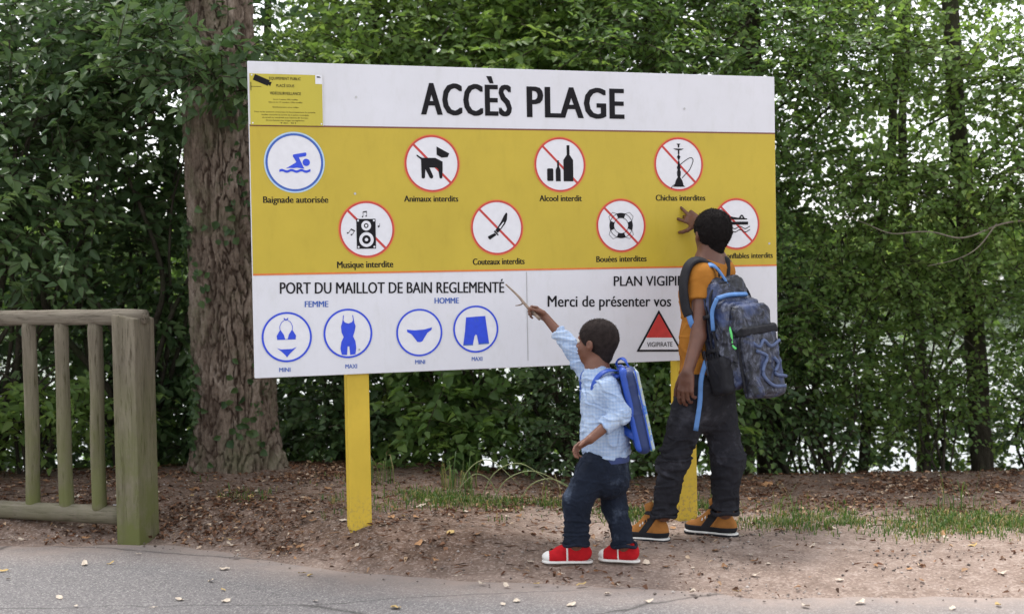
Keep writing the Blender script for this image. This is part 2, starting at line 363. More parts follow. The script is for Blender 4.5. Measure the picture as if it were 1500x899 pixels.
def circ(r, n=56, c=(0, 0), sx=1.0): return [(c[0] + r * sx * math.cos(2 * math.pi * k / n), c[1] + r * math.sin(2 * math.pi * k / n)) for k in range(n)]
def ring(r0, r1, n=64, c=(0, 0)):
    out = []
    for k in range(n):
        a0, a1 = 2 * math.pi * k / n, 2 * math.pi * (k + 1) / n
        out.append([(c[0] + r0 * math.cos(a0), c[1] + r0 * math.sin(a0)), (c[0] + r1 * math.cos(a0), c[1] + r1 * math.sin(a0)), (c[0] + r1 * math.cos(a1), c[1] + r1 * math.sin(a1)), (c[0] + r0 * math.cos(a1), c[1] + r0 * math.sin(a1))])
    return out
def stroke(pts, w):
    out = []; P = [Vector(p) for p in pts]
    for k in range(len(P) - 1):
        d = (P[k + 1] - P[k]).normalized() * (w / 2); nrm = Vector((-d.y, d.x)); a_, b_ = P[k] - d * .3, P[k + 1] + d * .3
        out.append([tuple(a_ + nrm), tuple(a_ - nrm), tuple(b_ - nrm), tuple(b_ + nrm)])
    return out
def wave(x0, x1, y, amp, cycles, w, n=28, ph=0.0):
    top = [(x0 + (x1 - x0) * k / n, y + amp * math.sin(2 * math.pi * cycles * k / n + ph) + w / 2) for k in range(n + 1)]
    bot = [(x0 + (x1 - x0) * k / n, y + amp * math.sin(2 * math.pi * cycles * k / n + ph) - w / 2) for k in range(n, -1, -1)]
    return top + bot
def pictogram(u, v, r, style, shapes, slash=True, name='pictogram'):
    """shapes: list of (polygons, material) in units of the ring radius"""
    rm = M['red'] if style == 'ban' else (M['ringblue'] if style == 'bathing' else M['blue'])
    root = put(name, flat(ring(r * (.925 if style == 'ban' else .91), r * .985), .0026, (u, v)), rm)
    if style == 'ban': put('ring_edge', flat(ring(r * .98, r * 1.02), .0024, (u, v)), M['orange'], root)
    if style == 'bathing': put('ring_edge', flat(ring(r * .97, r * 1.035), .0024, (u, v)), M['haloblue'], root)
    put('disc', flat([circ(r * .95)], .0016, (u, v)), M['disc'], root)
    if slash: put('slash', flat(stroke([(-.66, .66), (.66, -.66)], .085) and [[(x * r, y * r) for x, y in p] for p in stroke([(-.66, .66), (.66, -.66)], .085)], .0022, (u, v)), M['red'], root)
    for k, (polys, m_) in enumerate(shapes):
        so = put('symbol', flat([[(x * r, y * r) for x, y in p] for p in polys], .0030 + .0006 * k, (u, v)), m_, root)
        if k > 0 and len(polys) > 20: so['kind'] = 'stuff'
    return root
K, Wh, B = M['ink'], M['disc'], M['blue']
# swimmer
pictogram(.1915, .930, .1275, 'bathing', [([
    [(-.05, .25), (-.02, .27), (.38, .34), (.41, .31), (.41, .24), (.38, .21), (.15, .17), (.33, -.22), (.22, -.20), (.08, -.18), (-.05, -.20), (-.17, -.19), (-.30, -.21), (.04, -.01), (.06, .02), (-.05, .20)],
    circ(.125, 24, (.40, .0)), wave(-.52, .54, -.29, .025, 3.2, .085)], B)], slash=False)
# dog
pictogram(.8084, .929, .1275, 'ban', [([
    [(-.57, .27), (-.54, .31), (-.42, .23), (-.36, .20), (.12, .20), (.38, .07), (.38, -.18), (.36, -.50), (.31, -.53), (.26, -.50), (.22, -.20), (.14, -.14), (-.10, -.14), (.03, -.44), (.02, -.50), (-.04, -.53), (-.09, -.50), (-.25, -.20), (-.27, -.50), (-.33, -.53), (-.39, -.50), (-.40, .14)],
    [(.17, .60), (.63, .36), (.57, .23), (.35, .21), (.17, .31)]], K)])
# can and bottles
def bottle(x, y0, w, hb, h, nk):
    return [(x - w, y0), (x + w, y0), (x + w, y0 + hb), (x + nk, y0 + hb + (h - hb) * .35), (x + nk, y0 + h), (x - nk, y0 + h), (x - nk, y0 + hb + (h - hb) * .35), (x - w, y0 + hb)]
pictogram(1.4193, .9285, .1260, 'ban', [([
    [(-.49, -.60), (-.29, -.60), (-.27, -.57), (-.27, -.18), (-.30, -.14), (-.48, -.14), (-.51, -.18), (-.51, -.57)],
    bottle(-.08, -.61, .095, .42, .76, .035), bottle(.32, -.61, .19, .78, 1.32, .055)], K)])
# water pipe with hose
hose = catmull([(.05, -.02), (.30, .16), (.46, .24), (.56, .22), (.58, .10), (.44, -.20), (.24, -.40), (.12, -.52)], 5)
pictogram(2.0213, .9345, .1275, 'ban', [([
    [(-.08, .76), (.08, .76), (.03, .70), (.03, .62), (-.03, .62), (-.03, .70)],
    [(-.22, .58), (.22, .58), (.12, .53), (.03, .52), (.03, .38), (-.03, .38), (-.03, .52), (-.12, .53)],
    sheet(-.018, -.1, .018, .40), [(-.03, .34), (.03, .34), (.05, .30), (.08, .27), (.05, .24), (.03, .18), (-.03, .18), (-.05, .24), (-.08, .27), (-.05, .30)],
    [(-.03, .10), (.03, .10), (.045, -.04), (.08, -.12), (.05, -.2), (.08, -.3), (.07, -.42), (.04, -.5), (-.04, -.5), (-.07, -.42), (-.08, -.3), (-.05, -.2), (-.08, -.12), (-.045, -.04)],
    [(-.05, -.48), (.05, -.48), (.13, -.60), (.17, -.72), (.18, -.78), (.25, -.84), (-.25, -.84), (-.18, -.78), (-.17, -.72), (-.13, -.60)]] + stroke([tuple(p) for p in hose], .028) + stroke([(-.18, -.76), (-.28, -.82), (-.32, -.90)], .028), K)])
# loudspeaker with notes
def note2(x, y, a, s):
    R_ = lambda px, py: (x + s * (px * math.cos(a) - py * math.sin(a)), y + s * (px * math.sin(a) + py * math.cos(a)))
    g = [sheet(-.07, -.08, -.055, .08), sheet(.06, -.06, .075, .10), [(-.07, .06), (.075, .08), (.075, .12), (-.07, .10)], circ(.025, 10, (-.085, -.08)), circ(.025, 10, (.045, -.06))]
    return [[R_(*q) for q in p] for p in g]
pictogram(.5042, .6375, .1250, 'ban', [
    ([sheet(-.37, -.68, .32, .37)] + note2(-.06, .53, 0, 1.0) + note2(-.56, -.10, -.6, 1.1) + [circ(.035, 10, (.43, .10)), sheet(.46, .10, .472, .20)], K),
    (ring(.085, .175, 24, (-.02, .13)) + ring(.155, .26, 28, (-.02, -.36)) + [circ(.045, 14, (-.02, .13)), circ(.06, 14, (-.02, -.36))] + [circ(.035, 10, p) for p in ((-.31, .31), (.26, .31), (-.31, -.62), (.26, -.62))], Wh)])
# knife
pictogram(1.1085, .6410, .1245, 'ban', [([
    [(.36, .55), (.40, .50), (.38, .28), (.30, .12), (.10, -.12), (.02, -.20), (-.07, -.10), (.03, .03), (.16, .22), (.26, .42)],
    [(-.13, -.15), (.03, -.30), (.05, -.26), (-.09, -.10)], [(-.10, -.20), (-.03, -.27), (-.28, -.44), (-.34, -.40), (-.36, -.32)]], K),
    ([[(.06, -.01), (.12, -.04), (.27, .18), (.24, .20)]], Wh)])
# lifebuoy
seg = []
for k in range(4):
    a0 = math.pi / 2 * k + math.pi / 2 - .40; a1 = a0 + .80; n_ = 8
    seg.append([(.47 * math.cos(a0 + (a1 - a0) * i / n_), .47 * math.sin(a0 + (a1 - a0) * i / n_)) for i in range(n_ + 1)] + [(.29 * math.cos(a1 - (a1 - a0) * i / n_), .29 * math.sin(a1 - (a1 - a0) * i / n_)) for i in range(n_ + 1)])
rope = []
for k in range(4):
    a_ = math.pi / 4 + math.pi / 2 * k; rope += stroke([(.47 * math.cos(a_ - .42), .47 * math.sin(a_ - .42)), (.60 * math.cos(a_ - .18), .60 * math.sin(a_ - .18)), (.60 * math.cos(a_ + .18), .60 * math.sin(a_ + .18)), (.47 * math.cos(a_ + .42), .47 * math.sin(a_ + .42))], .014)
pictogram(1.7197, .6455, .1250, 'ban', [(seg + ring(.455, .475, 40) + ring(.285, .305, 40) + rope, K)])
# person lying on an air mattress
pictogram(2.3232, .6490, .1240, 'ban', [([circ(.09, 18, (-.38, .28)), [(-.28, .24), (-.18, .17), (.45, .17), (.47, .21), (.36, .22), (.27, .35), (.20, .36), (.10, .24), (-.14, .27), (-.24, .30)],
    sheet(-.30, -.03, .50, .09), wave(-.42, .58, -.14, .045, 2.2, .035), wave(-.42, .58, -.27, .045, 2.2, .035)], K), ([[(.22, .30), (.18, .24), (.27, .24)]], Wh)])
# bikini, one-piece, briefs, shorts
pictogram(.1413, .1740, .1105, 'swim', [([
    [(-.38, -.10), (-.40, .05), (-.30, .22), (-.24, .28), (-.12, .10), (-.07, -.08)], [(.34, -.10), (.36, .05), (.26, .22), (.20, .28), (.08, .10), (.03, -.08)],
    [(-.40, -.42), (-.24, -.48), (.20, -.47), (.38, -.40), (.22, -.55), (.06, -.70), (-.01, -.80), (-.08, -.70), (-.24, -.55)]] +
    stroke([(-.26, .24), (-.27, .42), (-.20, .58), (-.04, .70)], .022) + stroke([(.22, .24), (.23, .42), (.16, .58), (0, .70)], .022) + stroke([(-.38, -.09), (.34, -.09)], .02) + stroke([(-.10, .74), (-.02, .66), (.06, .74)], .04), B)], slash=False, name='pictogram')
pictogram(.4106, .1815, .1105, 'swim', [([
    [(-.20, .56), (-.24, .40), (-.28, .28), (-.26, .05), (-.18, -.14), (-.28, -.34), (-.32, -.60), (-.27, -.84), (-.06, -.86), (-.03, -.52), (.04, -.52), (.07, -.86), (.28, -.84), (.32, -.58), (.29, -.32), (.20, -.12), (.27, .08), (.31, .28), (.27, .40), (.24, .56), (.16, .44), (.02, .39), (-.12, .44)]] +
    stroke([(-.19, .54), (-.17, .72)], .03) + stroke([(.23, .54), (.20, .72)], .03), B), ([circ(.04, 10, (.44, -.66))], M['seam'])], slash=False)
pictogram(.7343, .1748, .1080, 'swim', [([
    [(-.53, .14), (-.20, .10), (.20, .12), (.54, .20), (.52, .10), (.34, -.02), (.22, -.20), (.12, -.36), (.02, -.40), (-.10, -.38), (-.20, -.24), (-.34, -.06), (-.52, .04)]], B)], slash=False)
pictogram(.9985, .1822, .1085, 'swim', [([
    [(-.42, .50), (.42, .54), (.46, .20), (.56, -.58), (.10, -.60), (.04, -.26), (-.01, -.22), (-.07, -.30), (-.14, -.62), (-.56, -.62), (-.48, -.10)]], B),
    ([[(.10, -.60), (.56, -.58), (.565, -.63), (.10, -.65)], [(-.56, -.62), (-.14, -.62), (-.14, -.67), (-.57, -.67)]] + stroke([(-.06, .48), (-.02, .30)], .02) + stroke([(.06, .48), (.10, .32)], .02), M['ringblue'])], slash=False)
# warning triangle
tri = [(1.9067, .2452), (1.7884, .0512), (2.026, .0435)]
tr = put('warning_triangle', flat([tri], .0016), M['ink'])
cx, cy = sum(p[0] for p in tri) / 3, sum(p[1] for p in tri) / 3 
inner = [(cx + (x - cx) * .86, cy + (y - cy) * .86) for x, y in tri]
put('triangle_field', flat([inner], .0022), M['disc'], tr)
fr = .335
rl = [inner[0], (inner[1][0] + (inner[0][0] - inner[1][0]) * fr, inner[1][1] + (inner[0][1] - inner[1][1]) * fr), (inner[2][0] + (inner[0][0] - inner[2][0]) * fr, inner[2][1] + (inner[0][1] - inner[2][1]) * fr)]
put('red_field', flat([rl], .0028), M['red'], tr)
me_ = letter('VIGIPIRATE', 1.842, .0720, 1.974, .0690, .0235, M['ink'], .02, dy=.0030, parent=tr)

# video surveillance plaque screwed in the corner
pl = put('notice_plaque', bm_mesh('plaque', box_bm(.3145, .004, .222, (.1635, -.0045, ZB + 1.0885 + .111), .001)), M['plaque'])
put('plaque_rim', flat([sheet(.0065, 1.3085, .3205, 1.3105), sheet(.3188, 1.0890, .3206, 1.3105)], .0070), M['disc'], pl)
th = -.38
def rot(p, c=(.056, 1.281)): return (c[0] + p[0] * math.cos(th) - p[1] * math.sin(th), c[1] + p[0] * math.sin(th) + p[1] * math.cos(th))
put('camera_symbol', flat([[rot(p) for p in sheet(-.034, -.013, .034, .013)], [rot(p) for p in [(.034, -.006), (.044, -.010), (.044, .010), (.034, .006)]], sheet(.0095, 1.236, .0125, 1.272), sheet(.0125, 1.252, .055, 1.254)], .0074), M['ink'], pl)
put('emblem', flat([sheet(.289, 1.270, .319, 1.309)], .0074), M['disc'], pl)
put('emblem_mark', flat([sheet(.296, 1.297, .313, 1.303)], .0078), M['ink'], pl)
for t_, uc, v_, w_, c_, bo in (('EQUIPEMENT PUBLIC', .158, 1.284, .136, .0125, .02), ('PLACÉ SOUS', .158, 1.253, .078, .0125, .02), ('VIDÉOSURVEILLANCE', .158, 1.220, .134, .0130, .02),
        ('Loi du 21 janvier 1995 modifiée', .158, 1.197, .105, .006, 0), ('Décret du 17 octobre 1996 modifié', .158, 1.185, .145, .006, 0), ('Etablissement sous vidéo', .158, 1.164, .112, .006, 0),
        ('Pour toute question concernant le fonctionnement du système', .155, 1.143, .262, .0062, 0), ('veuillez contacter le service de la police municipale', .155, 1.131, .205, .0062, 0), ('du lundi au vendredi aux heures de bureau', .155, 1.119, .198, .0062, 0),
        ('Droit d\'accès aux images enregistrées', .155, 1.107, .165, .0062, 0), ('Tél. 01', .165, 1.096, .07, .006, 0)):
    letter(t_, uc - w_ / 2, v_, uc + w_ / 2, v_, c_, M['ink'], bo, dy=.0076, parent=pl)
for u, v in ((.015, 1.302), (.312, 1.302), (.015, 1.097), (.312, 1.097)):
    put('screw', flat([[(u + .0035 * math.cos(t), v + .0035 * math.sin(t)) for t in [k * math.pi / 5 for k in range(10)]]], .0084), M['disc'], pl)
# posts
for u in (.456, 2.055):
    wx = BO.x + u * math.cos(YAW); wy = BO.y + u * math.sin(YAW); g0 = float(gz(wx, wy)) - .15; top = ZB + BH - .06
    bm = box_bm(.098, .075, top - g0, (u, .0185 + .0375, (top + g0) / 2), .004)
    bmesh.ops.subdivide_edges(bm, edges=[e for e in bm.edges if abs(e.verts[0].co.z - e.verts[1].co.z) > 1], cuts=12)
    put('post', bm_mesh('post', bm), M['post'])

# ------------------------------------------------------------------ wooden barrier
def wood_mat(name, c0, c1, green, gz0, gz1, stretch):
    m, nt, b, o = new_mat(name)
    tc = nt.nodes.new('ShaderNodeTexCoord'); P_ = tc.outputs['Object']
    g = noise(nt, 26, 8, 0.7, P_, stretch, 0.8); g2 = noise(nt, 5, 6, 0.7, P_); g3 = noise(nt, 70, 6, .72, P_, stretch)
    c = ramp(nt, g, [(0.28, c0), (0.5, tuple((a + b_) / 2 for a, b_ in zip(c0, c1))), (0.72, c1)])
    c = mix(nt, 1.0, c, ramp(nt, g3, [(0.34, (.30, .27, .25)), (0.46, (1, 1, 1))]), 'MULTIPLY')
    sx = nt.nodes.new('ShaderNodeSeparateXYZ'); nt.links.new(P_, sx.inputs[0])
    mr = nt.nodes.new('ShaderNodeMapRange'); mr.inputs[1].default_value = gz0; mr.inputs[2].default_value = gz1; mr.inputs[3].default_value = 1.0; mr.inputs[4].default_value = 0.12
    nt.links.new(sx.outputs[2], mr.inputs[0]); ml = nt.nodes.new('ShaderNodeMath'); ml.operation = 'MULTIPLY'
    nt.links.new(mr.outputs[0], ml.inputs[0]); nt.links.new(ramp(nt, g2, [(0.32, (.25, .25, .25)), (0.56, (1, 1, 1))]), ml.inputs[1])
    c = mix(nt, ml.outputs[0], c, green); nt.links.new(c, b.inputs['Base Color']); b.inputs['Roughness'].default_value = .88; b.inputs['Specular IOR Level'].default_value = .25
    bump(nt, b, g3, .55, .006); return m
M['wood_v'] = wood_mat('weathered_upright_wood', (.085, .068, .052), (.245, .210, .165), (.120, .130, .045), .1, .9, (1, 1, .09))
M['wood_h'] = wood_mat('weathered_rail_wood', (.10, .080, .064), (.27, .235, .19), (.10, .105, .05), -.2, .35, (.09, 1, 1))
FY = math.radians(-19.0)          # rails run back to the left
FP = (-1.786, 6.425)
fen = empty('wooden_barrier', (FP[0], FP[1], 0), FY, label='weathered round rail timber barrier standing at the left roadside', cat='barrier')
def rough_tube(p0, p1, r, n=22, seg=36, amp=.0035, seed=0, chamfer=.004):
    p0, p1 = np.array(p0, float), np.array(p1, float); t = np.linspace(0, 1, seg); pts = p0 + (p1 - p0) * t[:, None]
    pts += .004 * np.stack([vnoise(np.stack([t * 3 + seed, t * 0, t * 0], -1)), vnoise(np.stack([t * 3 + seed, t * 0 + 9, t * 0], -1)), vnoise(np.stack([t * 3 + seed, t * 0 + 5, t * 0], -1))], -1)
    rr = np.full(seg, r); rr[0] -= chamfer; rr[-1] -= chamfer; V, F = tube_arrays(pts, rr, n)
    c = np.vstack([np.repeat(pts, n, 0), pts[:1], pts[-1:]]); d = V - c
    V = V + d / r * amp * vnoise(V * np.array([30, 30, 6]) + seed)[:, None]; return V, F
def fpart(name, VF, m, parent=fen): return link_mesh(name, np_mesh(name, *VF), m, parent, smooth=True)
L_ = -2.6
fpart('top_rail', rough_tube((L_, 0, 1.052), (.070, 0, 1.052), .038, seed=1), M['wood_h'])
fpart('bottom_rail', rough_tube((L_, .0, .116), (-.055, .0, .116), .044, seed=4), M['wood_h'])
for k, x_ in enumerate((-.212, -.400, -.590, -.850, -1.04, -1.175, -1.370, -1.565, -1.76)):
    V, F = rough_tube((x_, 0, .130), (x_, 0, 1.030), .034, seed=10 + 3 * k)
    fpart('baluster', (V, F), M['wood_v'])
def post_obj(x_):
    bm = box_bm(.125, .165, 1.20, (x_, 0, .460), .008)
    bmesh.ops.subdivide_edges(bm, edges=[e for e in bm.edges if abs(e.verts[0].co.z - e.verts[1].co.z) > .9], cuts=24)
    for v in bm.verts:
        q = np.array(v.co); n_ = vnoise(np.array([q[0] * 20, q[1] * 20, q[2] * 5]))
        v.co.x += .002 * n_; v.co.y -= .002 * n_
        if v.co.z > .9: v.co.z += .010 * (-(v.co.x - x_) / .06)
    return link_mesh('post', bm_mesh('post', bm), M['wood_v'], fen)
post_obj(0.0); post_obj(-1.95)
pl_ = box_bm(.06, .012, .004, (-.09, -.02, .168), 0); link_mesh('metal_bracket', bm_mesh('bracket', pl_), M['metal'], fen)

# ------------------------------------------------------------------ vegetation
M['bark'] = None
def bark_mat(name, c_lo, c_mid, c_hi, green=None, sc=1.0, crack=None):
    m, nt, b, o = new_mat(name)
    tc = nt.nodes.new('ShaderNodeTexCoord'); P_ = tc.outputs['Object']
    g = noise(nt, 9 * sc, 8, 0.7, P_, (1, 1, .3), .5); f_ = noise(nt, 45 * sc, 6, .7, P_, (1, 1, .5))
    c = ramp(nt, g, [(0.3, c_lo), (0.5, c_mid), (0.72, c_hi)])
    c = mix(nt, 1.0, c, ramp(nt, f_, [(0.35, (.6, .58, .56)), (0.55, (1, 1, 1))]), 'MULTIPLY')
    if crack:
        ca = nt.nodes.new('ShaderNodeAttribute'); ca.attribute_name = 'crack'; c = mix(nt, ramp(nt, ca.outputs['Fac'], [(.22, (0, 0, 0)), (.7, (.85, .85, .85))]), c, crack)
    if green: c = mix(nt, ramp(nt, noise(nt, 2.5, 6, .7, P_), [(0.5, (0, 0, 0)), (0.68, (.8, .8, .8))]), c, green)
    nt.links.new(c, b.inputs['Base Color']); b.inputs['Roughness'].default_value = .95; b.inputs['Specular IOR Level'].default_value = .15
    bump(nt, b, f_, .8, .01); return m
M['bark'] = bark_mat('plated_bark', (.095, .072, .056), (.195, .150, .118), (.36, .30, .25), (.105, .11, .06), crack=(.050, .032, .024))
M['twig'] = bark_mat('twig_bark', (.035, .028, .020), (.065, .052, .038), (.11, .095, .07), (.04, .05, .025), 2)
M['dark_bark'] = bark_mat('smooth_dark_bark', (.028, .024, .018), (.055, .048, .036), (.10, .088, .068), (.035, .05, .02), 1.5)
M['leaf_dark'] = leaf_mat('dark_leaf', [(0, (.036, .074, .030)), (.5, (.068, .120, .044)), (1, (.13, .195, .072))], .35)
M['leaf_mid'] = leaf_mat('mid_leaf', [(0, (.066, .125, .038)), (.5, (.108, .190, .054)), (.93, (.19, .28, .08)), (1, (.26, .25, .07))], .52)
M['leaf_light'] = leaf_mat('light_leaf', [(0, (.095, .168, .046)), (.5, (.155, .250, .070)), (.95, (.24, .33, .10)), (.99, (.28, .22, .05)), (1, (.35, .12, .04))], .5)

def leaf_arrays(P, D, N, L, Wd, fold=0.22, curl=0.25, lobe=False):
    """P base points, D direction along leaf, N leaf normal; returns verts (n*8,3) and quad faces"""
    n = len(P); D = D / np.linalg.norm(D, axis=1)[:, None]; Sx = np.cross(D, N); Sx /= np.linalg.norm(Sx, axis=1)[:, None] + 1e-9; N = np.cross(Sx, D)
    L = L[:, None]; Wd = Wd[:, None]
    mid = P + D * L * .42 - N * L * .02; tip = P + D * L - N * L * curl
    up = N * Wd * fold
    l1 = P + D * L * .30 + Sx * Wd * .5 + up; r1 = P + D * L * .30 - Sx * Wd * .5 + up
    l2 = P + D * L * .66 + Sx * Wd * .36 + up * .6 - N * L * curl * .4; r2 = P + D * L * .66 - Sx * Wd * .36 + up * .6 - N * L * curl * .4
    V = np.stack([P, l1, l2, tip, r2, r1], 1).reshape(-1, 3)
    i = (np.arange(n) * 6)[:, None]
    F = np.concatenate([i + np.array([[0, 3, 2, 1]]), i + np.array([[0, 5, 4, 3]])], 0)
    return V, F
def nrm(a): return a / (np.linalg.norm(a, axis=-1)[..., None] + 1e-9)
def sprays(rng, O, D, N, nl, length, leaf, w_ratio=.6, droop=.25):
    """each spray: a twig from O along D with nl leaves either side, lying in the plane of normal N"""
    ns = len(O); s = (np.arange(nl) + .8) / nl
    Ls = length * rng.uniform(.6, 1.3, (ns, 1)); S_ = np.cross(D, N)
    pos = O[:, None] + D[:, None] * (Ls * s)[..., None] - np.array([0, 0, 1]) * (droop * Ls * s ** 2)[..., None]
    side = np.where(np.arange(nl) % 2 == 0, 1., -1.)[None, :, None]
    ang = rng.uniform(.45, 1.1, (ns, nl, 1)); ld = D[:, None] * np.cos(ang) + S_[:, None] * side * np.sin(ang) + rng.normal(0, .22, (ns, nl, 3))
    ld[..., 2] -= .18
    ln = N[:, None] + rng.normal(0, .33, (ns, nl, 3))
    sz = leaf * rng.uniform(.6, 1.25, (ns, nl)) * (1.08 - .35 * s)
    keep = rng.random((ns, nl)) > .1; q = keep.reshape(-1)
    P = pos.reshape(-1, 3)[q]; LD = ld.reshape(-1, 3)[q]; LN = ln.reshape(-1, 3)[q]; Z_ = sz.reshape(-1)[q]
    LD = nrm(LD); V, F = leaf_arrays(P, LD, nrm(LN), Z_, Z_ * w_ratio * rng.uniform(.8, 1.15, len(Z_)), curl=.18)
    # twig as a thin 3-sided rod
    tp = np.stack([O, O + D * Ls * .5 - np.array([0, 0, 1]) * droop * Ls * .25, O + D * Ls - np.array([0, 0, 1]) * droop * Ls], 1)
    r = np.array([.0035, .0025, .001])
    A = nrm(S_); B = nrm(N); th = np.arange(3) * 2 * np.pi / 3
    TV = tp[:, :, None] + r[None, :, None, None] * (np.cos(th)[None, None, :, None] * A[:, None, None] + np.sin(th)[None, None, :, None] * B[:, None, None])
    TV = TV.reshape(-1, 3); b0 = (np.arange(ns) * 9)[:, None]; TF = []
    for a_ in range(2):
        for c_ in range(3): TF.append(b0 + np.array([[a_ * 3 + c_, a_ * 3 + (c_ + 1) % 3, a_ * 3 + 3 + (c_ + 1) % 3, a_ * 3 + 3 + c_]]))
    tint = np.clip(np.repeat(rng.beta(2.2, 2.2, ns)[:, None] * .55, nl, 1).reshape(-1)[q] + rng.random(len(Z_)) * .45, 0, 1)
    return V, F, np.tile(tint, 2), TV, np.vstack(TF)
def foliage(root, rng, clusters, leaf, nl, length, m, face=(0, -1, 0), up=.9, w_ratio=.6, name='foliage', droop=.25):
    """clusters: (cx, cy, cz, rx, ry, rz, sprays)"""
    O, D = [], []
    for cx, cy, cz, rx, ry, rz, ns in clusters:
        u = nrm(rng.normal(0, 1, (ns, 3))); r = rng.random((ns, 1)) ** .42
        p = u * r * np.array([rx, ry, rz]) + np.array([cx, cy, cz]); O.append(p)
        d = u * np.array([1, 1, .35]) + rng.normal(0, .45, (ns, 3)) * np.array([1, 1, .5]); d[:, 2] += rng.uniform(-.15, .35, ns); D.append(nrm(d))
    O = np.vstack(O); D = np.vstack(D)
    gnd = gz(O[:, 0], O[:, 1]); k = O[:, 2] > gnd + .03; O, D = O[k], D[k]
    N = np.array([0, 0, up]) + np.array(face) * rng.uniform(-.1, 1., (len(O), 1)) + rng.normal(0, .35, (len(O), 3))
    N = N - D * (N * D).sum(1)[:, None]; N = nrm(N)
    O = O - D * length * .5
    V, F, tint, TV, TF = sprays(rng, O, D, N, nl, length, leaf, w_ratio, droop)
    link_mesh(name, np_mesh(name, V, F, tint), m, root, world_coords=True)['kind'] = 'stuff'
    link_mesh('twigs', np_mesh('twigs', TV, TF), M['twig'], root, world_coords=True)['kind'] = 'stuff'
def limb(root, name, P, r0, r1, m, n=10, sub=8, wob=.012, seed=0):
    P = catmull(P, sub); P = P + wob * np.stack([vnoise(P * 4 + seed), vnoise(P * 4 + 20 + seed), vnoise(P * 4 + 40 + seed)], -1)
    r = np.linspace(1, 0, len(P)) ** .8 * (r0 - r1) + r1; V, F = tube_arrays(P, r, n)
    return link_mesh(name, np_mesh(name, V, F), m, root, smooth=True, world_coords=True)

# --- the big pine-like trunk with plated bark behind the board
TR = (-1.60, 7.68)
pine = empty('bark_tree', (TR[0], TR[1], float(gz(*TR))), label='thick tree trunk with reddish plated bark behind left end of board', cat='tree')
nth, nz_ = 300, 640; zz = np.concatenate([np.linspace(-.25, 3.3, nz_), np.linspace(3.35, 8.5, 60)]); th = np.arange(nth) * 2 * np.pi / nth
ZZ, TH = np.meshgrid(zz, th, indexing='ij')
R0 = .196 + .030 * sstep(2.6, .2, ZZ) + .075 * sstep(.42, -.2, ZZ) ** 1.7
R0 = R0 * (1 + .04 * np.cos(2 * TH + 1) + .12 * sstep(.45, -.1, ZZ) * np.cos(5 * TH + .6 + .5 * np.cos(2 * TH)) + .02 * np.cos(3 * TH + ZZ * 1.5))
q = np.stack([np.cos(TH) * 2.6, np.sin(TH) * 2.6, ZZ * 2.4], -1)
wq = q + .3 * vnoise(q * 1.7)[..., None]
# bark plates: jittered cells wrapped round the trunk, long in height; cracks where two cells meet
def plates(nu, hz, seed):
    hr = np.random.default_rng(seed); J = hr.random((nu, 256, 3))
    u = TH / (2 * np.pi) * nu + .9 * vnoise(q * 1.3 + seed) + .35 * vnoise(q * 5 + seed) + .12 * vnoise(q * 11 + seed); v = ZZ / hz + 60 + .8 * vnoise(q * 1.6 + 9 + seed) + .3 * vnoise(q * 6 + seed)
    iu, iv = np.floor(u).astype(int), np.floor(v).astype(int); F1 = np.full(u.shape, 9.); F2 = F1.copy(); Hh = F1 * 0; tl = F1 * 0
    for du in (-1, 0, 1):
        for dv in (-1, 0, 1):
            a_, b_ = (iu + du) % nu, (iv + dv) % 256; ddu = u - (iu + du + J[a_, b_, 0]); ddv = v - (iv + dv + J[a_, b_, 1]); d = np.abs(ddu) ** 1.3 + np.abs(ddv) ** 1.3
            new = d < F1; F2 = np.where(new, F1, np.minimum(F2, d)); Hh = np.where(new, J[a_, b_, 2], Hh); tl = np.where(new, ddu * (J[a_, b_, 2] - .5) + ddv * .4 * (J[a_, b_, 0] - .3), tl); F1 = np.where(new, d, F1)
    return F2 - F1, Hh, tl
g1, h1, t1 = plates(25, .21, 5); g2, h2, t2 = plates(56, .07, 8); n_c = vnoise(wq * np.array([16, 16, 14]))
crack = np.clip(1 - g1 / .28, 0, 1) ** 1.2; R1 = R0 - .021 * crack - .005 * np.clip(1 - g2 / .3, 0, 1) + .009 * h1 + .012 * t1 + .005 * h2 + .004 * n_c + .003 * vnoise(wq * 30)
crack = crack * .85 + .25 * (1 - h2) * (.5 + .5 * n_c)
for zc, tc_, rr_, am in ((2.05, -1.9, .15, .030), (1.62, -1.45, .12, .022), (.85, -1.2, .10, .008), (1.15, -2.1, .1, .010)):
    dd = np.sqrt((ZZ - zc) ** 2 + (np.arctan2(np.sin(TH - tc_), np.cos(TH - tc_)) * .22) ** 2); R1 = R1 + am * np.exp(-(dd / rr_ * 1.6) ** 2) * (1 + .35 * np.cos(dd * 60 + 3 * n_c))
lean = .032 - .022 * (ZZ - .1) + .008 * np.sin(ZZ * 1.3)
VX = np.stack([TR[0] + lean + R1 * np.cos(TH), TR[1] + R1 * np.sin(TH), ZZ + .1], -1).reshape(-1, 3)
i = np.arange(len(zz) - 1)[:, None] * nth; j = np.arange(nth)[None, :]; j2 = (j + 1) % nth
link_mesh('trunk', np_mesh('trunk', VX, np.stack([i + j, i + j2, i + nth + j2, i + nth + j], -1).reshape(-1, 4)), M['bark'], pine, smooth=True, world_coords=True)
at_ = pine.children[0].data.attributes.new('crack', 'FLOAT', 'POINT'); at_.data.foreach_set('value', (np.clip(crack, 0, 1) * .9 + .25 * vnoise(wq * 5 + 2)).reshape(-1).astype(np.float32))
rg = np.random.default_rng(41)
limb(pine, 'branch', [(-1.75, 7.6, 2.9), (-1.9, 7.2, 3.1), (-1.8, 6.9, 2.95), (-1.55, 6.75, 2.7)], .022, .004, M['twig'])
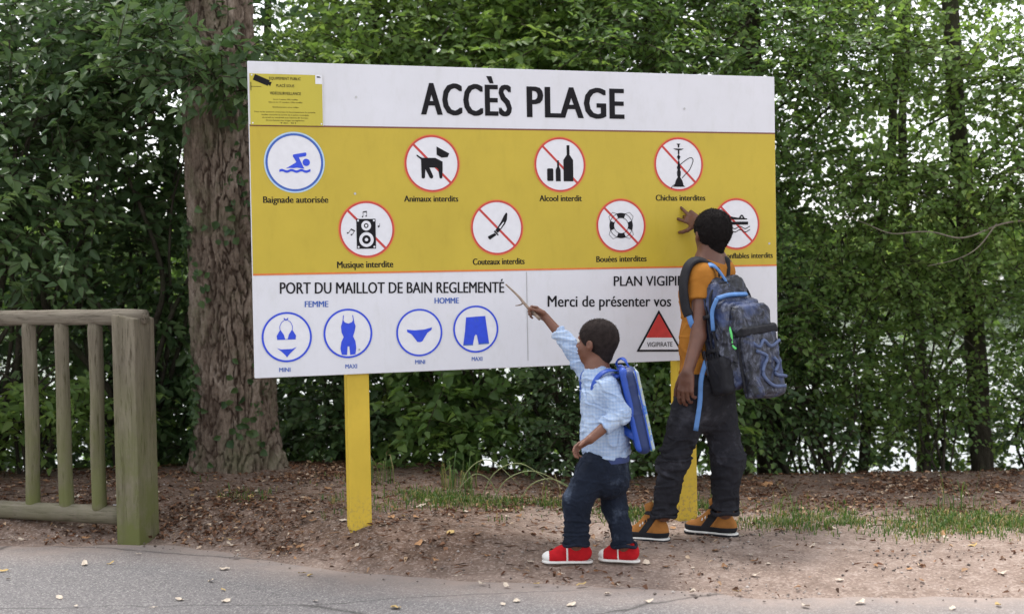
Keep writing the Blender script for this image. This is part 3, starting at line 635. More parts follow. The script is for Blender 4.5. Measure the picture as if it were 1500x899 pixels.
limb(pine, 'branch', [(-1.6, 7.5, 4.1), (-.9, 6.9, 4.3), (-.2, 6.5, 4.2)], .05, .01, M['bark'])
limb(pine, 'branch', [(-1.7, 7.6, 4.6), (-2.6, 7.0, 4.9), (-3.3, 6.8, 4.8)], .05, .01, M['bark'])
foliage(pine, rg, [(-1.50, 6.98, 2.32, .36, .28, .20, 44), (-1.85, 7.05, 2.48, .35, .25, .24, 34), (-1.22, 6.98, 2.15, .14, .16, .32, 22), (-1.5, 7.2, 5.4, 2.4, 2.2, .8, 500)], .085, 12, .38, M['leaf_dark'], up=.7, w_ratio=.52)
# ivy climbing the left flank and front of the trunk
ivy = empty('ivy', (TR[0] - .2, TR[1] - .2, float(gz(*TR))), label='dark ivy climbing the left flank of the thick bark trunk', cat='climber')
n_ = 900; z_ = rg.uniform(.05, 2.6, n_); t_ = np.where(rg.random(n_) < .8, rg.normal(-2.75, .28, n_), rg.normal(-1.1, .5, n_)); hold = (vnoise(np.stack([t_ * 2, z_ * 2.2, z_ * 0 + 3], -1)) > -.05); z_, t_ = z_[hold], t_[hold]; n_ = len(z_)
rr_ = .222 + .02 * sstep(2.6, .2, z_) + .05 * sstep(.45, 0, z_); nv = np.stack([np.cos(t_), np.sin(t_), 0 * t_], -1)
P = np.stack([TR[0] + .032 - .022 * z_, np.full(n_, TR[1]), z_ + .1], -1) + nv * rr_[:, None]
V, F = leaf_arrays(P, nrm(np.stack([-nv[:, 1], nv[:, 0], 0 * t_], -1) * rg.normal(0, 1, (n_, 1)) + np.array([0, 0, -.6])), nrm(nv + rg.normal(0, .3, (n_, 3))), rg.uniform(.03, .06, n_), rg.uniform(.03, .055, n_))
link_mesh('leaves', np_mesh('leaves', V, F, np.tile(rg.random(n_) * .7, 2)), M['leaf_dark'], ivy, world_coords=True)['kind'] = 'stuff'

# --- shrubs and slim trees
def plant(name, x, y, label, cat, stems, clusters, leaf, nl, length, m, group=None, seed=0, sm='dark_bark', w_ratio=.6, stem_name='stem', up=.9, droop=.25):
    rng = np.random.default_rng(seed); g = float(gz(x, y))
    root = empty(name, (x, y, g), label=label, cat=cat, group=group)
    for k, (P, r0, r1) in enumerate(stems):
        limb(root, stem_name, [(x + p[0], y + p[1], g + p[2]) for p in P], r0, r1, M[sm], seed=seed + k)
    foliage(root, rng, clusters, leaf, nl, length, M[m], w_ratio=w_ratio, up=up, droop=droop)
    return root
def bush_stems(rng, n, h, spread, r=.016):
    out = []
    for k in range(n):
        a_ = rng.uniform(0, 2 * np.pi); s = spread * rng.uniform(.4, 1); dx, dy = math.cos(a_) * s, math.sin(a_) * s * .7; hh = h * rng.uniform(.7, 1)
        out.append(([(rng.normal(0, .06), rng.normal(0, .06), -.08), (dx * .35 + rng.normal(0, .06), dy * .3, hh * .35), (dx * .6 + rng.normal(0, .1), dy * .7, hh * .7), (dx, dy, hh)], r * rng.uniform(.7, 1.3), .004))
    return out
def R_(s): return np.random.default_rng(s)
# left: dark large-leaved shrubs (upper foliage dense, tangled bare stems below)
plant('hazel_shrub', -3.05, 8.0, 'dark large leaved shrub behind the barrier at far left', 'shrub', bush_stems(R_(1), 9, 2.6, .9, .02),
      [(-3.3, 7.7, 2.15, .75, .6, .75, 260), (-2.75, 7.5, 1.55, .55, .45, .45, 120), (-3.6, 8.2, 1.2, .5, .5, 1.0, 120), (-2.9, 8.3, 2.6, .9, .6, .6, 220), (-2.5, 8.8, 3.0, .9, .5, .5, 200), (-3.0, 8.8, 1.9, .8, .4, .6, 170)], .085, 12, .42, 'leaf_dark', seed=51, w_ratio=.55)
plant('hazel_shrub', -2.25, 8.15, 'dark shrub with curving bare stems between barrier and trunk', 'shrub',
      [([(0, 0, -.1), (-.15, -.1, .5), (-.42, -.3, .95), (-.40, -.35, 1.35), (-.6, -.4, 1.9)], .026, .008), ([(.05, 0, -.1), (.1, -.1, .7), (.22, -.2, 1.1), (.12, -.2, 1.5), (-.1, -.3, 2.1)], .024, .007),
       ([(0, 0, .3), (.25, -.15, .9), (.42, -.2, 1.3), (.38, -.2, 1.8)], .018, .006), ([(-.1, 0, -.1), (-.3, 0, .8), (-.5, .1, 1.6), (-.9, 0, 2.3)], .022, .006)] + bush_stems(R_(2), 7, 2.2, .8),
      [(-2.35, 7.75, 2.3, .6, .5, .55, 210), (-2.1, 8.1, 1.35, .45, .35, .6, 90), (-2.65, 8.2, 1.0, .5, .4, .6, 80), (-2.0, 7.9, 2.75, .7, .5, .5, 150), (-2.05, 8.2, .6, .40, .3, .5, 110), (-2.1, 8.5, 1.9, .5, .35, .5, 110), (-1.75, 8.4, .5, .3, .3, .45, 60)], .085, 12, .4, 'leaf_dark', seed=52, w_ratio=.55)
plant('low_shrub', -2.75, 7.75, 'bright green low shrub seen between the barrier balusters', 'shrub', bush_stems(R_(3), 6, .7, .4, .01),
      [(-2.6, 7.6, .50, .42, .25, .24, 70), (-2.2, 7.75, .55, .25, .2, .2, 26), (-3.05, 7.65, .40, .3, .25, .3, 46)], .075, 9, .28, 'leaf_light', seed=53, w_ratio=.6)
plant('twiggy_shrub', -3.35, 7.9, 'tangle of bare dark stems low behind the barrier', 'shrub', bush_stems(R_(4), 20, 1.4, .95, .012),
      [(-3.2, 8.3, .7, .8, .4, .6, 120)], .06, 8, .3, 'leaf_dark', seed=54)
# behind the board
hedge = [(-1.0, 8.3, 'dark hedge shrub right of the thick trunk under the board', 61, 'leaf_dark'), (-.35, 8.0, 'leafy hedge shrub behind the left yellow post', 62, 'leaf_mid'), (.35, 7.95, 'leafy hedge shrub under the middle of the board', 63, 'leaf_dark'),
         (1.0, 8.15, 'leafy hedge shrub behind the two boys', 64, 'leaf_mid'), (1.65, 8.5, 'low shrub round the dark trunk right of the board', 65, 'leaf_dark')]
for x_, y_, lb, sd_, lm in hedge:
    r_ = R_(sd_)
    plant('hedge_shrub', x_, y_, lb, 'shrub', bush_stems(r_, 9, 1.7, .5, .013),
          [(x_, y_ - .1, .42, .48, .42, .42, 170), (x_ + r_.normal(0, .1), y_ + .1, 1.0, .50, .5, .45, 150), (x_ - .1, y_ + .3, 1.6, .5, .5, .4, 60)], (.060, .078, .052, .070, .055)[sd_ - 61], 11, .32, lm, group='shrubs of the hedge behind the board', seed=sd_, w_ratio=.68)
for x_, y_, lb, sd_ in ((-.85, 9.2, 'slim tree whose crown shows above left part of board', 71), (.15, 9.4, 'slim tree whose crown shows above middle of board', 72), (.95, 9.0, 'slim tree whose crown shows above right part of board', 73)):
    r_ = R_(sd_)
    plant('young_tree', x_, y_, lb, 'tree', [([(0, 0, -.2), (.03, 0, 1.2), (-.05, 0, 2.4), (.04, .05, 4.2)], .045, .02), ([(0, 0, 1.7), (.4, -.3, 2.25), (.9, -.5, 2.6)], .018, .006), ([(0, 0, 1.9), (-.4, -.3, 2.4), (-.8, -.6, 2.55)], .018, .006), ([(0, 0, 2.2), (.2, -.4, 2.7), (.5, -.8, 3.0)], .016, .006)],
          [(x_ - .1, y_ - .75, 2.50, .62, .55, .34, 190), (x_ + .2, y_ - .3, 2.95, .8, .7, .42, 250), (x_ - .2, y_ + .4, 2.9, .9, .5, .5, 160), (x_, y_ - .1, 3.5, .9, .9, .6, 260), (x_, y_ + .3, 1.9, .6, .5, .5, 60)], (.062, .078, .055)[sd_ - 71], 12, .42, 'leaf_light' if sd_ != 73 else 'leaf_mid', seed=sd_, w_ratio=.62, stem_name='trunk', group=None)
# right: slim maples with layered sprays
right = [(1.66, 8.75, .095, -.10, 'dark trunk close right of the board with leafy crown', 81, 'leaf_mid',
          [(1.75, 8.1, 2.45, .55, .5, .5, 150), (1.65, 8.3, 1.75, .40, .35, .45, 90), (1.72, 8.1, .95, .35, .3, .4, 60), (1.9, 8.9, 3.2, .9, .8, .5, 160), (2.1, 9.3, 1.95, .6, .4, .5, 130)]),
         (2.30, 9.1, .038, .26, 'slim dark stemmed maple in the middle right of the photo', 82, 'leaf_light',
          [(2.2, 8.4, 2.55, .60, .5, .42, 150), (2.35, 8.2, 1.72, .55, .42, .32, 150), (2.2, 8.3, 1.25, .45, .35, .32, 90), (2.5, 9.1, 3.2, .9, .7, .5, 150), (2.15, 8.5, .70, .50, .3, .45, 80), (2.5, 8.6, .35, .5, .3, .3, 50), (2.2, 9.6, .25, .7, .4, .55, 110), (2.9, 9.5, .15, .7, .4, .5, 90), (3.5, 9.4, .3, .5, .4, .5, 60)]),
         (3.02, 8.75, .075, -.17, 'grey maple trunk near the right edge with layered leaves', 83, 'leaf_light',
          [(2.95, 8.2, 2.35, .55, .45, .42, 120), (2.95, 8.1, 1.65, .60, .42, .42, 190), (2.7, 8.3, 1.05, .45, .35, .38, 90), (3.1, 8.9, 3.1, .8, .8, .5, 130), (3.2, 8.2, .85, .35, .3, .4, 60)]),
         (3.85, 8.9, .07, .1, 'maple at the far right edge', 84, 'leaf_mid',
          [(3.75, 8.4, 2.3, .6, .5, .6, 160), (3.8, 8.4, 1.4, .6, .5, .6, 150), (3.9, 8.6, .7, .5, .4, .5, 60)])]
for x_, y_, r0, ln_, lb, sd_, lm, cl in right:
    plant('maple_tree', x_, y_, lb, 'tree', [([(0, 0, -.3), (ln_ * .4, 0, 1.2), (ln_, 0, 2.6), (ln_ * 1.6, 0, 4.6)], r0, r0 * .55), ([(ln_ * .3, 0, 1.0), (.3, -.3, 1.5), (.6, -.5, 1.75)], .014, .004), ([(ln_ * .4, 0, 1.3), (-.3, -.3, 1.7), (-.6, -.5, 1.8)], .014, .004),
           ([(ln_ * .7, 0, 2.0), (.35, -.2, 2.4), (.7, -.4, 2.6)], .014, .004)], [(c_[0], c_[1], c_[2], c_[3], c_[4], c_[5], int(c_[6] * 1.45)) for c_ in cl], .045, 13, .38, lm, seed=sd_, w_ratio=.78, stem_name='trunk', droop=.2)
for x_, y_, lb, sd_ in ((1.95, 8.45, 'thin sapling with many fine stems right of the board', 91), (2.62, 8.45, 'thin sapling low beside the grey maple trunk', 92), (3.35, 8.5, 'thin sapling at the right frame edge', 93)):
    plant('sapling', x_, y_, lb, 'sapling', bush_stems(R_(sd_), 8, 1.5, .5, .009), [(x_, y_ - .1, .50, .48, .3, .50, 85), (x_, y_, 1.2, .45, .3, .4, 60)], .042, 11, .3, 'leaf_mid', seed=sd_, w_ratio=.75)
# dead pale branch crossing in front of the right leaves
db = empty('dead_branch', (3.2, 7.75, 1.35), label='pale bare fallen branch caught in leaves at right edge', cat='branch')
limb(db, 'bough', [(3.45, 7.7, 1.66), (3.1, 7.75, 1.50), (2.85, 7.8, 1.46), (2.6, 7.75, 1.39), (2.4, 7.8, 1.42), (2.15, 7.8, 1.40), (1.9, 7.85, 1.50)], .007, .0015, simple('dead_wood', (.17, .145, .115), .9, .3), wob=.035)
limb(db, 'side_twig', [(2.75, 7.75, 1.45), (2.6, 7.7, 1.3), (2.35, 7.7, 1.22)], .004, .0015, db.children[0].data.materials[0] if db.children else None)
# second row: depth behind, one crown each
for k, (x_, y_, h_, n_, lm) in enumerate(((-4.6, 9.6, 3.6, 420, 'leaf_dark'), (-3.1, 10.0, 3.4, 460, 'leaf_mid'), (-1.7, 10.2, 3.2, 420, 'leaf_light'), (-.5, 10.6, 3.4, 420, 'leaf_light'), (.7, 10.6, 3.2, 380, 'leaf_mid'), (1.8, 10.8, 3.6, 330, 'leaf_mid'), (3.2, 10.8, 3.6, 330, 'leaf_light'), (4.8, 10.4, 3.6, 340, 'leaf_mid'))):
    pos = ('far left beyond the barrier', 'left beyond the curving stems', 'directly behind the thick trunk', 'beyond the left half of the board', 'beyond the right half of the board', 'beyond the dark trunk right of the board', 'beyond the grey maple trunk', 'beyond the far right frame edge')[k]
    g = float(gz(x_, y_)); plant('bank_tree', x_, y_, 'leafy tree down the bank ' + pos, 'tree', [([(0, 0, -.2), (.05, 0, 1.5), (-.1, 0, 3.2), (0, 0, 5)], .06, .02), ([(0, 0, 1.3), (.5, -.3, 2.1), (.9, -.3, 2.8)], .02, .006), ([(0, 0, 1.5), (-.5, -.2, 2.3), (-.8, -.3, 3.0)], .02, .006)],
        [(x_, y_, 2.6, .95, .8, .8, n_ // 2), (x_ + .1, y_, 1.2, .85, .7, .7, n_ // 2 if x_ < 1.5 or k > 6 else n_ // 5), (x_, y_ - .3, 3.9, 1.3, 1.0, .9, n_ // 2), (x_, y_, -.1, .8, .6, .7, n_ // 3 if x_ < 1.5 else n_ // 14)], .080, 10, .5, lm, seed=100 + k, w_ratio=.7, stem_name='trunk')
# low growth on the slope behind the hedge
for k, (x_, y_, lb) in enumerate(((-4.0, 9.0, 'at the far left'), (-3.2, 9.1, 'behind the balusters'), (-2.4, 9.1, 'left of the thick trunk'), (-1.6, 9.2, 'behind the thick trunk'), (-.8, 9.2, 'right of the thick trunk'), (0., 9.3, 'under the middle of the board'), (.8, 9.3, 'behind the small boy'), (2.0, 9.0, 'right of the board'), (2.75, 9.1, 'left of the grey maple trunk'), (3.5, 9.0, 'at the far right'))):
    plant('slope_shrub', x_, y_, 'low dark shrub on the slope ' + lb, 'shrub', bush_stems(R_(200 + k), 6, 1.0, .4, .010), [(x_, y_, .15, .52, .35, .38, (130 if x_ < 0 else 100) if x_ < 1 else 62), (x_, y_, .75, .5, .35, .3, 60 if x_ < 1 else 25)], .065, 10, .3, 'leaf_dark', seed=200 + k, w_ratio=.65)
# far shore wood: one mass of leaf clumps on a low hill across the lake
rg = np.random.default_rng(5); n_ = 26000
xx = rg.uniform(-150, 150, n_); top = 4.5 + 2.5 * n2(xx, xx * 0, .06) + 1.5 * n2(xx, xx * 0, .25, 3); z_ = -1 + (top + 1) * rg.random(n_) ** .8; y_ = 125 + rg.uniform(-3, 6, n_) + z_ * .4
V, F = leaf_arrays(np.stack([xx, y_, z_], -1), nrm(rg.normal(0, 1, (n_, 3))), nrm(rg.normal(0, .5, (n_, 3)) + np.array([0, -1, .6])), rg.uniform(.7, 1.8, n_), rg.uniform(.6, 1.4, n_))
tag(link_mesh('far_wood', np_mesh('far_wood', V, F, np.tile(rg.random(n_), 2)), M['leaf_light']), 'low belt of woodland across the lake glimpsed through leaves', 'woodland', kind='stuff')

# ------------------------------------------------------------------ smooth solid modelling (signed distance + surface nets)
class Solid:
    def __init__(s, lo, hi, h):
        s.lo = np.array(lo, float); s.h = h; s.n = np.ceil((np.array(hi) - s.lo) / h).astype(int) + 1
        s.F = np.full(s.n, 0.06, np.float32)
    def box(s, lo, hi):
        a = np.clip(np.floor((lo - s.lo) / s.h).astype(int), 0, s.n - 1); b = np.clip(np.ceil((hi - s.lo) / s.h).astype(int) + 1, 1, s.n)
        sl = tuple(slice(a[k], max(b[k], a[k] + 1)) for k in range(3))
        ax = [s.lo[k] + s.h * np.arange(sl[k].start, sl[k].stop) for k in range(3)]
        return sl, np.stack(np.meshgrid(*ax, indexing='ij'), -1)
    def put(s, lo, hi, fn, k=.01, op='add'):
        m = k + 4 * s.h; sl, P = s.box(np.array(lo) - m, np.array(hi) + m); d = fn(P).astype(np.float32); f = s.F[sl]
        if op == 'sub': d = -d; hh = np.maximum(k - np.abs(f - d), 0) / k; s.F[sl] = np.maximum(f, d) + hh * hh * k * .25
        else: hh = np.maximum(k - np.abs(f - d), 0) / k; s.F[sl] = np.minimum(f, d) - hh * hh * k * .25
        return s
    def cone(s, a, b, ra, rb, k=.01, flat_a=False, flat_b=False, squash=None, op='add'):
        a = np.array(a, float); b = np.array(b, float); r = max(ra, rb); L = np.linalg.norm(b - a) + 1e-9; ab = (b - a) / L
        def fn(P):
            q = P - a; sc = 1.0
            t = q @ ab
            perp = q - t[..., None] * ab
            if squash is not None:
                ax, f = squash; ax = unit(np.array(ax) - ab * np.dot(ax, ab)); perp = perp + ax * ((perp @ ax) * (1 / f - 1))[..., None]; sc = min(f, 1)
            tc = np.clip(t, 0, L); rr = ra + (rb - ra) * tc / L
            pr = np.linalg.norm(perp, axis=-1)
            d = (np.sqrt(pr ** 2 + (t - tc) ** 2) - rr) * sc
            if flat_a: d = np.where(t < 0, np.maximum(pr - ra, -t), d); d = np.maximum(d, -t)
            if flat_b: d = np.maximum(np.where(t > L, pr - rb, d), t - L)
            return d
        g = r * (1 if squash is None else max(1, squash[1]))
        return s.put(np.minimum(a, b) - g, np.maximum(a, b) + g, fn, k, op)
    def ell(s, c, r, B=None, k=.01, op='add'):
        c = np.array(c, float); r = np.array(r, float); B = np.eye(3) if B is None else np.array(B, float)
        def fn(P):
            q = (P - c) @ B.T; k0 = np.linalg.norm(q / r, axis=-1); k1 = np.linalg.norm(q / (r * r), axis=-1) + 1e-9
            return k0 * (k0 - 1) / k1
        e = np.sqrt(((B * r[:, None]) ** 2).sum(0)); return s.put(c - e, c + e, fn, k, op)
    def rbox(s, c, hs, B, rad=.02, k=.01, op='add', taper=None):
        c = np.array(c, float); hs = np.array(hs, float); B = np.array(B, float)
        def fn(P):
            q = (P - c) @ B.T
            if taper is not None:
                u = np.clip(q[..., 2] / hs[2] * .5 + .5, 0, 1); f = 1 + (taper - 1) * u; q = np.stack([q[..., 0] / f, q[..., 1] / f, q[..., 2]], -1)
            w = np.abs(q) - (hs - rad); return np.linalg.norm(np.maximum(w, 0), axis=-1) + np.minimum(w.max(-1), 0) - rad
        e = np.linalg.norm(hs) * np.ones(3) * 1.05; return s.put(c - e, c + e, fn, k, op)
    def cut(s, p, n):                         # remove everything on the +n side of the plane
        ax = [s.lo[k] + s.h * np.arange(s.n[k]) for k in range(3)]
        d = ((ax[0] - p[0]) * n[0])[:, None, None] + ((ax[1] - p[1]) * n[1])[None, :, None] + ((ax[2] - p[2]) * n[2])[None, None, :]
        s.F = np.maximum(s.F, d.astype(np.float32)); return s
    def mesh(s):
        F = s.F; F[0] = F[-1] = .06; F[:, 0] = F[:, -1] = .06; F[:, :, 0] = F[:, :, -1] = .06
        I = F < 0; c = [I[a_:F.shape[0] - 1 + a_, b_:F.shape[1] - 1 + b_, d_:F.shape[2] - 1 + d_] for a_ in (0, 1) for b_ in (0, 1) for d_ in (0, 1)]
        anyi = np.logical_or.reduce(c); alli = np.logical_and.reduce(c); act = anyi & ~alli; idx = np.argwhere(act)
        vid = np.full(act.shape, -1, np.int64); vid[act] = np.arange(len(idx))
        off = np.array([[a_, b_, d_] for a_ in (0, 1) for b_ in (0, 1) for d_ in (0, 1)])
        val = np.stack([F[idx[:, 0] + o_[0], idx[:, 1] + o_[1], idx[:, 2] + o_[2]] for o_ in off], 1)
        acc = np.zeros((len(idx), 3)); cnt = np.zeros(len(idx))
        for i_ in range(8):
            for j_ in range(i_ + 1, 8):
                if np.abs(off[i_] - off[j_]).sum() != 1: continue
                a_, b_ = val[:, i_], val[:, j_]; x = (a_ < 0) != (b_ < 0); t = np.where(x, a_ / np.where(x, a_ - b_, 1), 0)
                acc += np.where(x[:, None], off[i_] + (off[j_] - off[i_]) * t[:, None], 0); cnt += x
        V = (idx + acc / cnt[:, None]) * s.h + s.lo; Q = []
        for ax in range(3):
            u, w = [(1, 2), (2, 0), (0, 1)][ax]; n_ = list(F.shape)
            sl0 = [slice(1, n_[0] - 1), slice(1, n_[1] - 1), slice(1, n_[2] - 1)]; sl0[ax] = slice(0, n_[ax] - 1); sl1 = list(sl0); sl1[ax] = slice(1, n_[ax])
            A = I[tuple(sl0)]; B_ = I[tuple(sl1)]; e = np.argwhere(A != B_); inside = A[tuple(e.T)]; base = e + np.array([sl0[0].start, sl0[1].start, sl0[2].start])
            du = np.zeros(3, int); du[u] = 1; dw = np.zeros(3, int); dw[w] = 1
            q = np.stack([vid[tuple((base - du - dw).T)], vid[tuple((base - dw).T)], vid[tuple(base.T)], vid[tuple((base - du).T)]], 1)
            Q.append(np.where(inside[:, None], q, q[:, ::-1]))
        return V, np.vstack(Q)
def vnormals(V, F):
    n = np.cross(V[F[:, 1]] - V[F[:, 0]], V[F[:, 2]] - V[F[:, 0]]); N = np.zeros_like(V)
    for k in range(F.shape[1]): np.add.at(N, F[:, k], n)
    return nrm(N)
def folds(V, F, amp, fr, seed=0, mask=None, warp=.5, ridge=True):
    """cloth relief: soft bulges with narrow raised creases"""
    N = vnormals(V, F); q = V * np.array(fr) + seed; q = q + warp * np.stack([vnoise(q * .7 + 3), vnoise(q * .7 + 13), vnoise(q * .7 + 23)], -1)
    if ridge:
        a1, a2 = vnoise(q), vnoise(q[:, [1, 2, 0]] * 1.35 + 11)
        n_ = .9 * np.maximum(0, 1 - np.abs(a1) * 5) ** 1.3 - .7 * np.maximum(0, 1 - np.abs(a1 - .28) * 6) + .6 * np.maximum(0, 1 - np.abs(a2) * 6) + .5 * vnoise(q * .6 + 31) - .2
    else: n_ = vnoise(q) + .4 * vnoise(q * 2.3 + 5)
    a_ = amp if mask is None else amp * mask(V); return V + N * (n_ * a_)[:, None]
def solid_obj(name, VF, m, parent): return link_mesh(name, np_mesh(name, *VF), m, parent, smooth=True, world_coords=True)
def tube_obj(name, P, r, m, parent, n=8, sub=6):
    Q = catmull(P, sub) if len(P) > 2 else np.array(P, float); return solid_obj(name, tube_arrays(Q, r if np.isscalar(r) else np.interp(np.linspace(0, 1, len(Q)), np.linspace(0, 1, len(r)), r), n), m, parent)
def ribbon(name, P, Nrm, w, t, m, parent, sub=6):
    """webbing strap: flat band following P, wide across, facing Nrm"""
    Q = catmull(P, sub) if len(P) > 2 else np.array(P, float); Nn = np.array(Nrm, float); Nn = np.broadcast_to(Nn, (len(P), 3)) if Nn.ndim == 1 else Nn
    NN = nrm(np.stack([np.interp(np.linspace(0, 1, len(Q)), np.linspace(0, 1, len(P)), Nn[:, k]) for k in range(3)], -1))
    T = nrm(np.gradient(Q, axis=0)); Sd = nrm(np.cross(T, NN)); NN = np.cross(Sd, T); prof = [(-1, -1), (-1, 1), (-.6, 1.25), (.6, 1.25), (1, 1), (1, -1)]; n = 6
    V = np.stack([Q + Sd * w / 2 * a_ + NN * t / 2 * b_ for a_, b_ in prof], 1).reshape(-1, 3); i = np.arange(len(Q) - 1)[:, None] * n; j = np.arange(n)[None, :]; j2 = (j + 1) % n
    F = np.stack([i + j, i + j2, i + n + j2, i + n + j], -1).reshape(-1, 4); e = (len(Q) - 1) * n
    F = np.vstack([F, [[0, 3, 2, 1], [0, 5, 4, 3], [e, e + 1, e + 2, e + 3], [e, e + 3, e + 4, e + 5]]]); return solid_obj(name, (V, F), m, parent)

def skin_mat(name, c):
    m, nt, b, o = new_mat(name); n = noise(nt, 14, 5, .6); n2_ = noise(nt, 90, 3)
    nt.links.new(ramp(nt, n, [(0.3, tuple(x * .82 for x in c)), (0.7, tuple(x * 1.15 for x in c))]), b.inputs['Base Color'])
    b.inputs['Roughness'].default_value = .52; b.inputs['Subsurface Weight'].default_value = .12; b.inputs['Subsurface Radius'].default_value = (.6, .25, .15); b.inputs['Subsurface Scale'].default_value = .008
    bump(nt, b, n2_, .15, .002); return m
M['skin_a'] = skin_mat('deep_brown_skin', (.125, .052, .032)); M['skin_b'] = skin_mat('brown_skin', (.155, .062, .036))
M['hair'] = simple('short_black_hair', (.012, .010, .010), .95, .3, 120, .9, 260, .004, spec=.1)
M['hair_k'] = simple('cropped_brown_black_hair', (.022, .016, .015), .9, .3, 60, .7, 320, .002, spec=.15)
M['eye'] = simple('eye_white', (.6, .57, .54), .25, .02); M['iris'] = simple('dark_iris', (.02, .012, .01), .2, .05); M['lip'] = simple('lip', (.20, .07, .055), .45, .1)
def denim(name, c, worn, wsc=6):
    m, nt, b, o = new_mat(name); tc = nt.nodes.new('ShaderNodeTexCoord'); P_ = tc.outputs['Object']
    n = noise(nt, wsc, 6, .68, P_); f = noise(nt, 60, 4, .7, P_, (1, 1, .5))
    c1 = ramp(nt, n, [(0.36, tuple(x * .65 for x in c)), (0.54, c), (0.74, worn)]); c1 = mix(nt, 1.0, c1, ramp(nt, f, [(.3, (.8, .8, .8)), (.7, (1.15, 1.15, 1.15))]), 'MULTIPLY')
    nt.links.new(c1, b.inputs['Base Color']); b.inputs['Roughness'].default_value = .92; b.inputs['Specular IOR Level'].default_value = .15; bump(nt, b, f, .4, .003); return m
M['jeans_a'] = denim('charcoal_denim', (.022, .022, .028), (.075, .076, .095)); M['jeans_b'] = denim('navy_denim', (.013, .018, .032), (.11, .14, .20), 6)
M['tee'] = simple('orange_cotton', (.36, .145, .024), .9, .12, 12, .3, 300, .001, spec=.15)
M['jacket'] = simple('pale_blue_fleece', (.36, .45, .60), .95, .14, 22, .5, 160, .003, spec=.1)
m, nt, b, o = new_mat('pale_blue_check'); tc = nt.nodes.new('ShaderNodeTexCoord'); P_ = tc.outputs['Object']
w1 = nt.nodes.new('ShaderNodeTexWave'); w1.bands_direction = 'Z'; w1.inputs['Scale'].default_value = 22; w1.inputs['Distortion'].default_value = 1.2; w2 = nt.nodes.new('ShaderNodeTexWave'); w2.bands_direction = 'X'; w2.inputs['Scale'].default_value = 24; w2.inputs['Distortion'].default_value = 1.2
for w_ in (w1, w2): nt.links.new(P_, w_.inputs['Vector'])
c = mix(nt, 1.0, ramp(nt, w1.outputs['Fac'], [(.2, (.88, .92, .98)), (.8, (1, 1, 1))]), ramp(nt, w2.outputs['Fac'], [(.2, (.90, .93, .98)), (.8, (1, 1, 1))]), 'MULTIPLY')
c = mix(nt, 1.0, c, ramp(nt, noise(nt, 9, 5, .6, P_), [(.3, (.30, .39, .56)), (.7, (.48, .56, .68))]), 'MULTIPLY'); nt.links.new(c, b.inputs['Base Color']); b.inputs['Roughness'].default_value = .95; b.inputs['Specular IOR Level'].default_value = .1; bump(nt, b, noise(nt, 160, 3), .4, .002); M['jacket'] = m
M['navy'] = simple('navy_rib', (.035, .055, .16), .9, .1); M['black'] = simple('black_webbing', (.018, .018, .022), .75, .2, spec=.2)
M['pack_blue'] = simple('bright_blue_nylon', (.018, .075, .42), .5, .2, 14, .2, 60, .004); M['pack_navy'] = simple('navy_nylon', (.012, .03, .12), .55, .2, 14, .2, 60, .004)
M['strap_blue'] = simple('light_blue_webbing', (.075, .19, .44), .6, .2, 20); M['green'] = simple('green_pull_cord', (.12, .62, .16), .5, .1)
M['tan'] = simple('tan_suede', (.34, .145, .040), .85, .18, 25, .4, 200, .002, spec=.15); M['rubber'] = simple('white_rubber', (.70, .69, .67), .55, .12, 30)
M['redcanvas'] = simple('red_canvas', (.44, .012, .018), .85, .15, 40, .4, 300, .001, spec=.15); M['lace'] = simple('white_lace', (.72, .70, .68), .8, .08)
m, nt, b, o = new_mat('camouflage_nylon')
tc = nt.nodes.new('ShaderNodeTexCoord'); P_ = tc.outputs['Object']
n = noise(nt, 20, 8, .74, P_, (1, 1, .5), 2.2); n3 = noise(nt, 5, 4, .6, P_, None, .8)
c = ramp(nt, n, [(.42, (.007, .008, .012)), (.48, (.018, .020, .032)), (.52, (.035, .038, .060)), (.58, (.075, .082, .115)), (.64, (.12, .13, .17))])
c = mix(nt, ramp(nt, n3, [(.5, (0, 0, 0)), (.62, (.7, .7, .7))]), c, (.03, .055, .16)); nt.links.new(c, b.inputs['Base Color']); b.inputs['Roughness'].default_value = .6
bump(nt, b, noise(nt, 40, 5, .6, P_), .35, .006); M['camo'] = m
m, nt, b, o = new_mat('printed_pack_face')
c = ramp(nt, noise(nt, 26, 4, .6, None, None, 1.2), [(.36, (.03, .16, .50)), (.46, (.34, .42, .50)), (.56, (.40, .42, .30)), (.66, (.10, .30, .16))]); nt.links.new(c, b.inputs['Base Color']); b.inputs['Roughness'].default_value = .45; M['pack_print'] = m

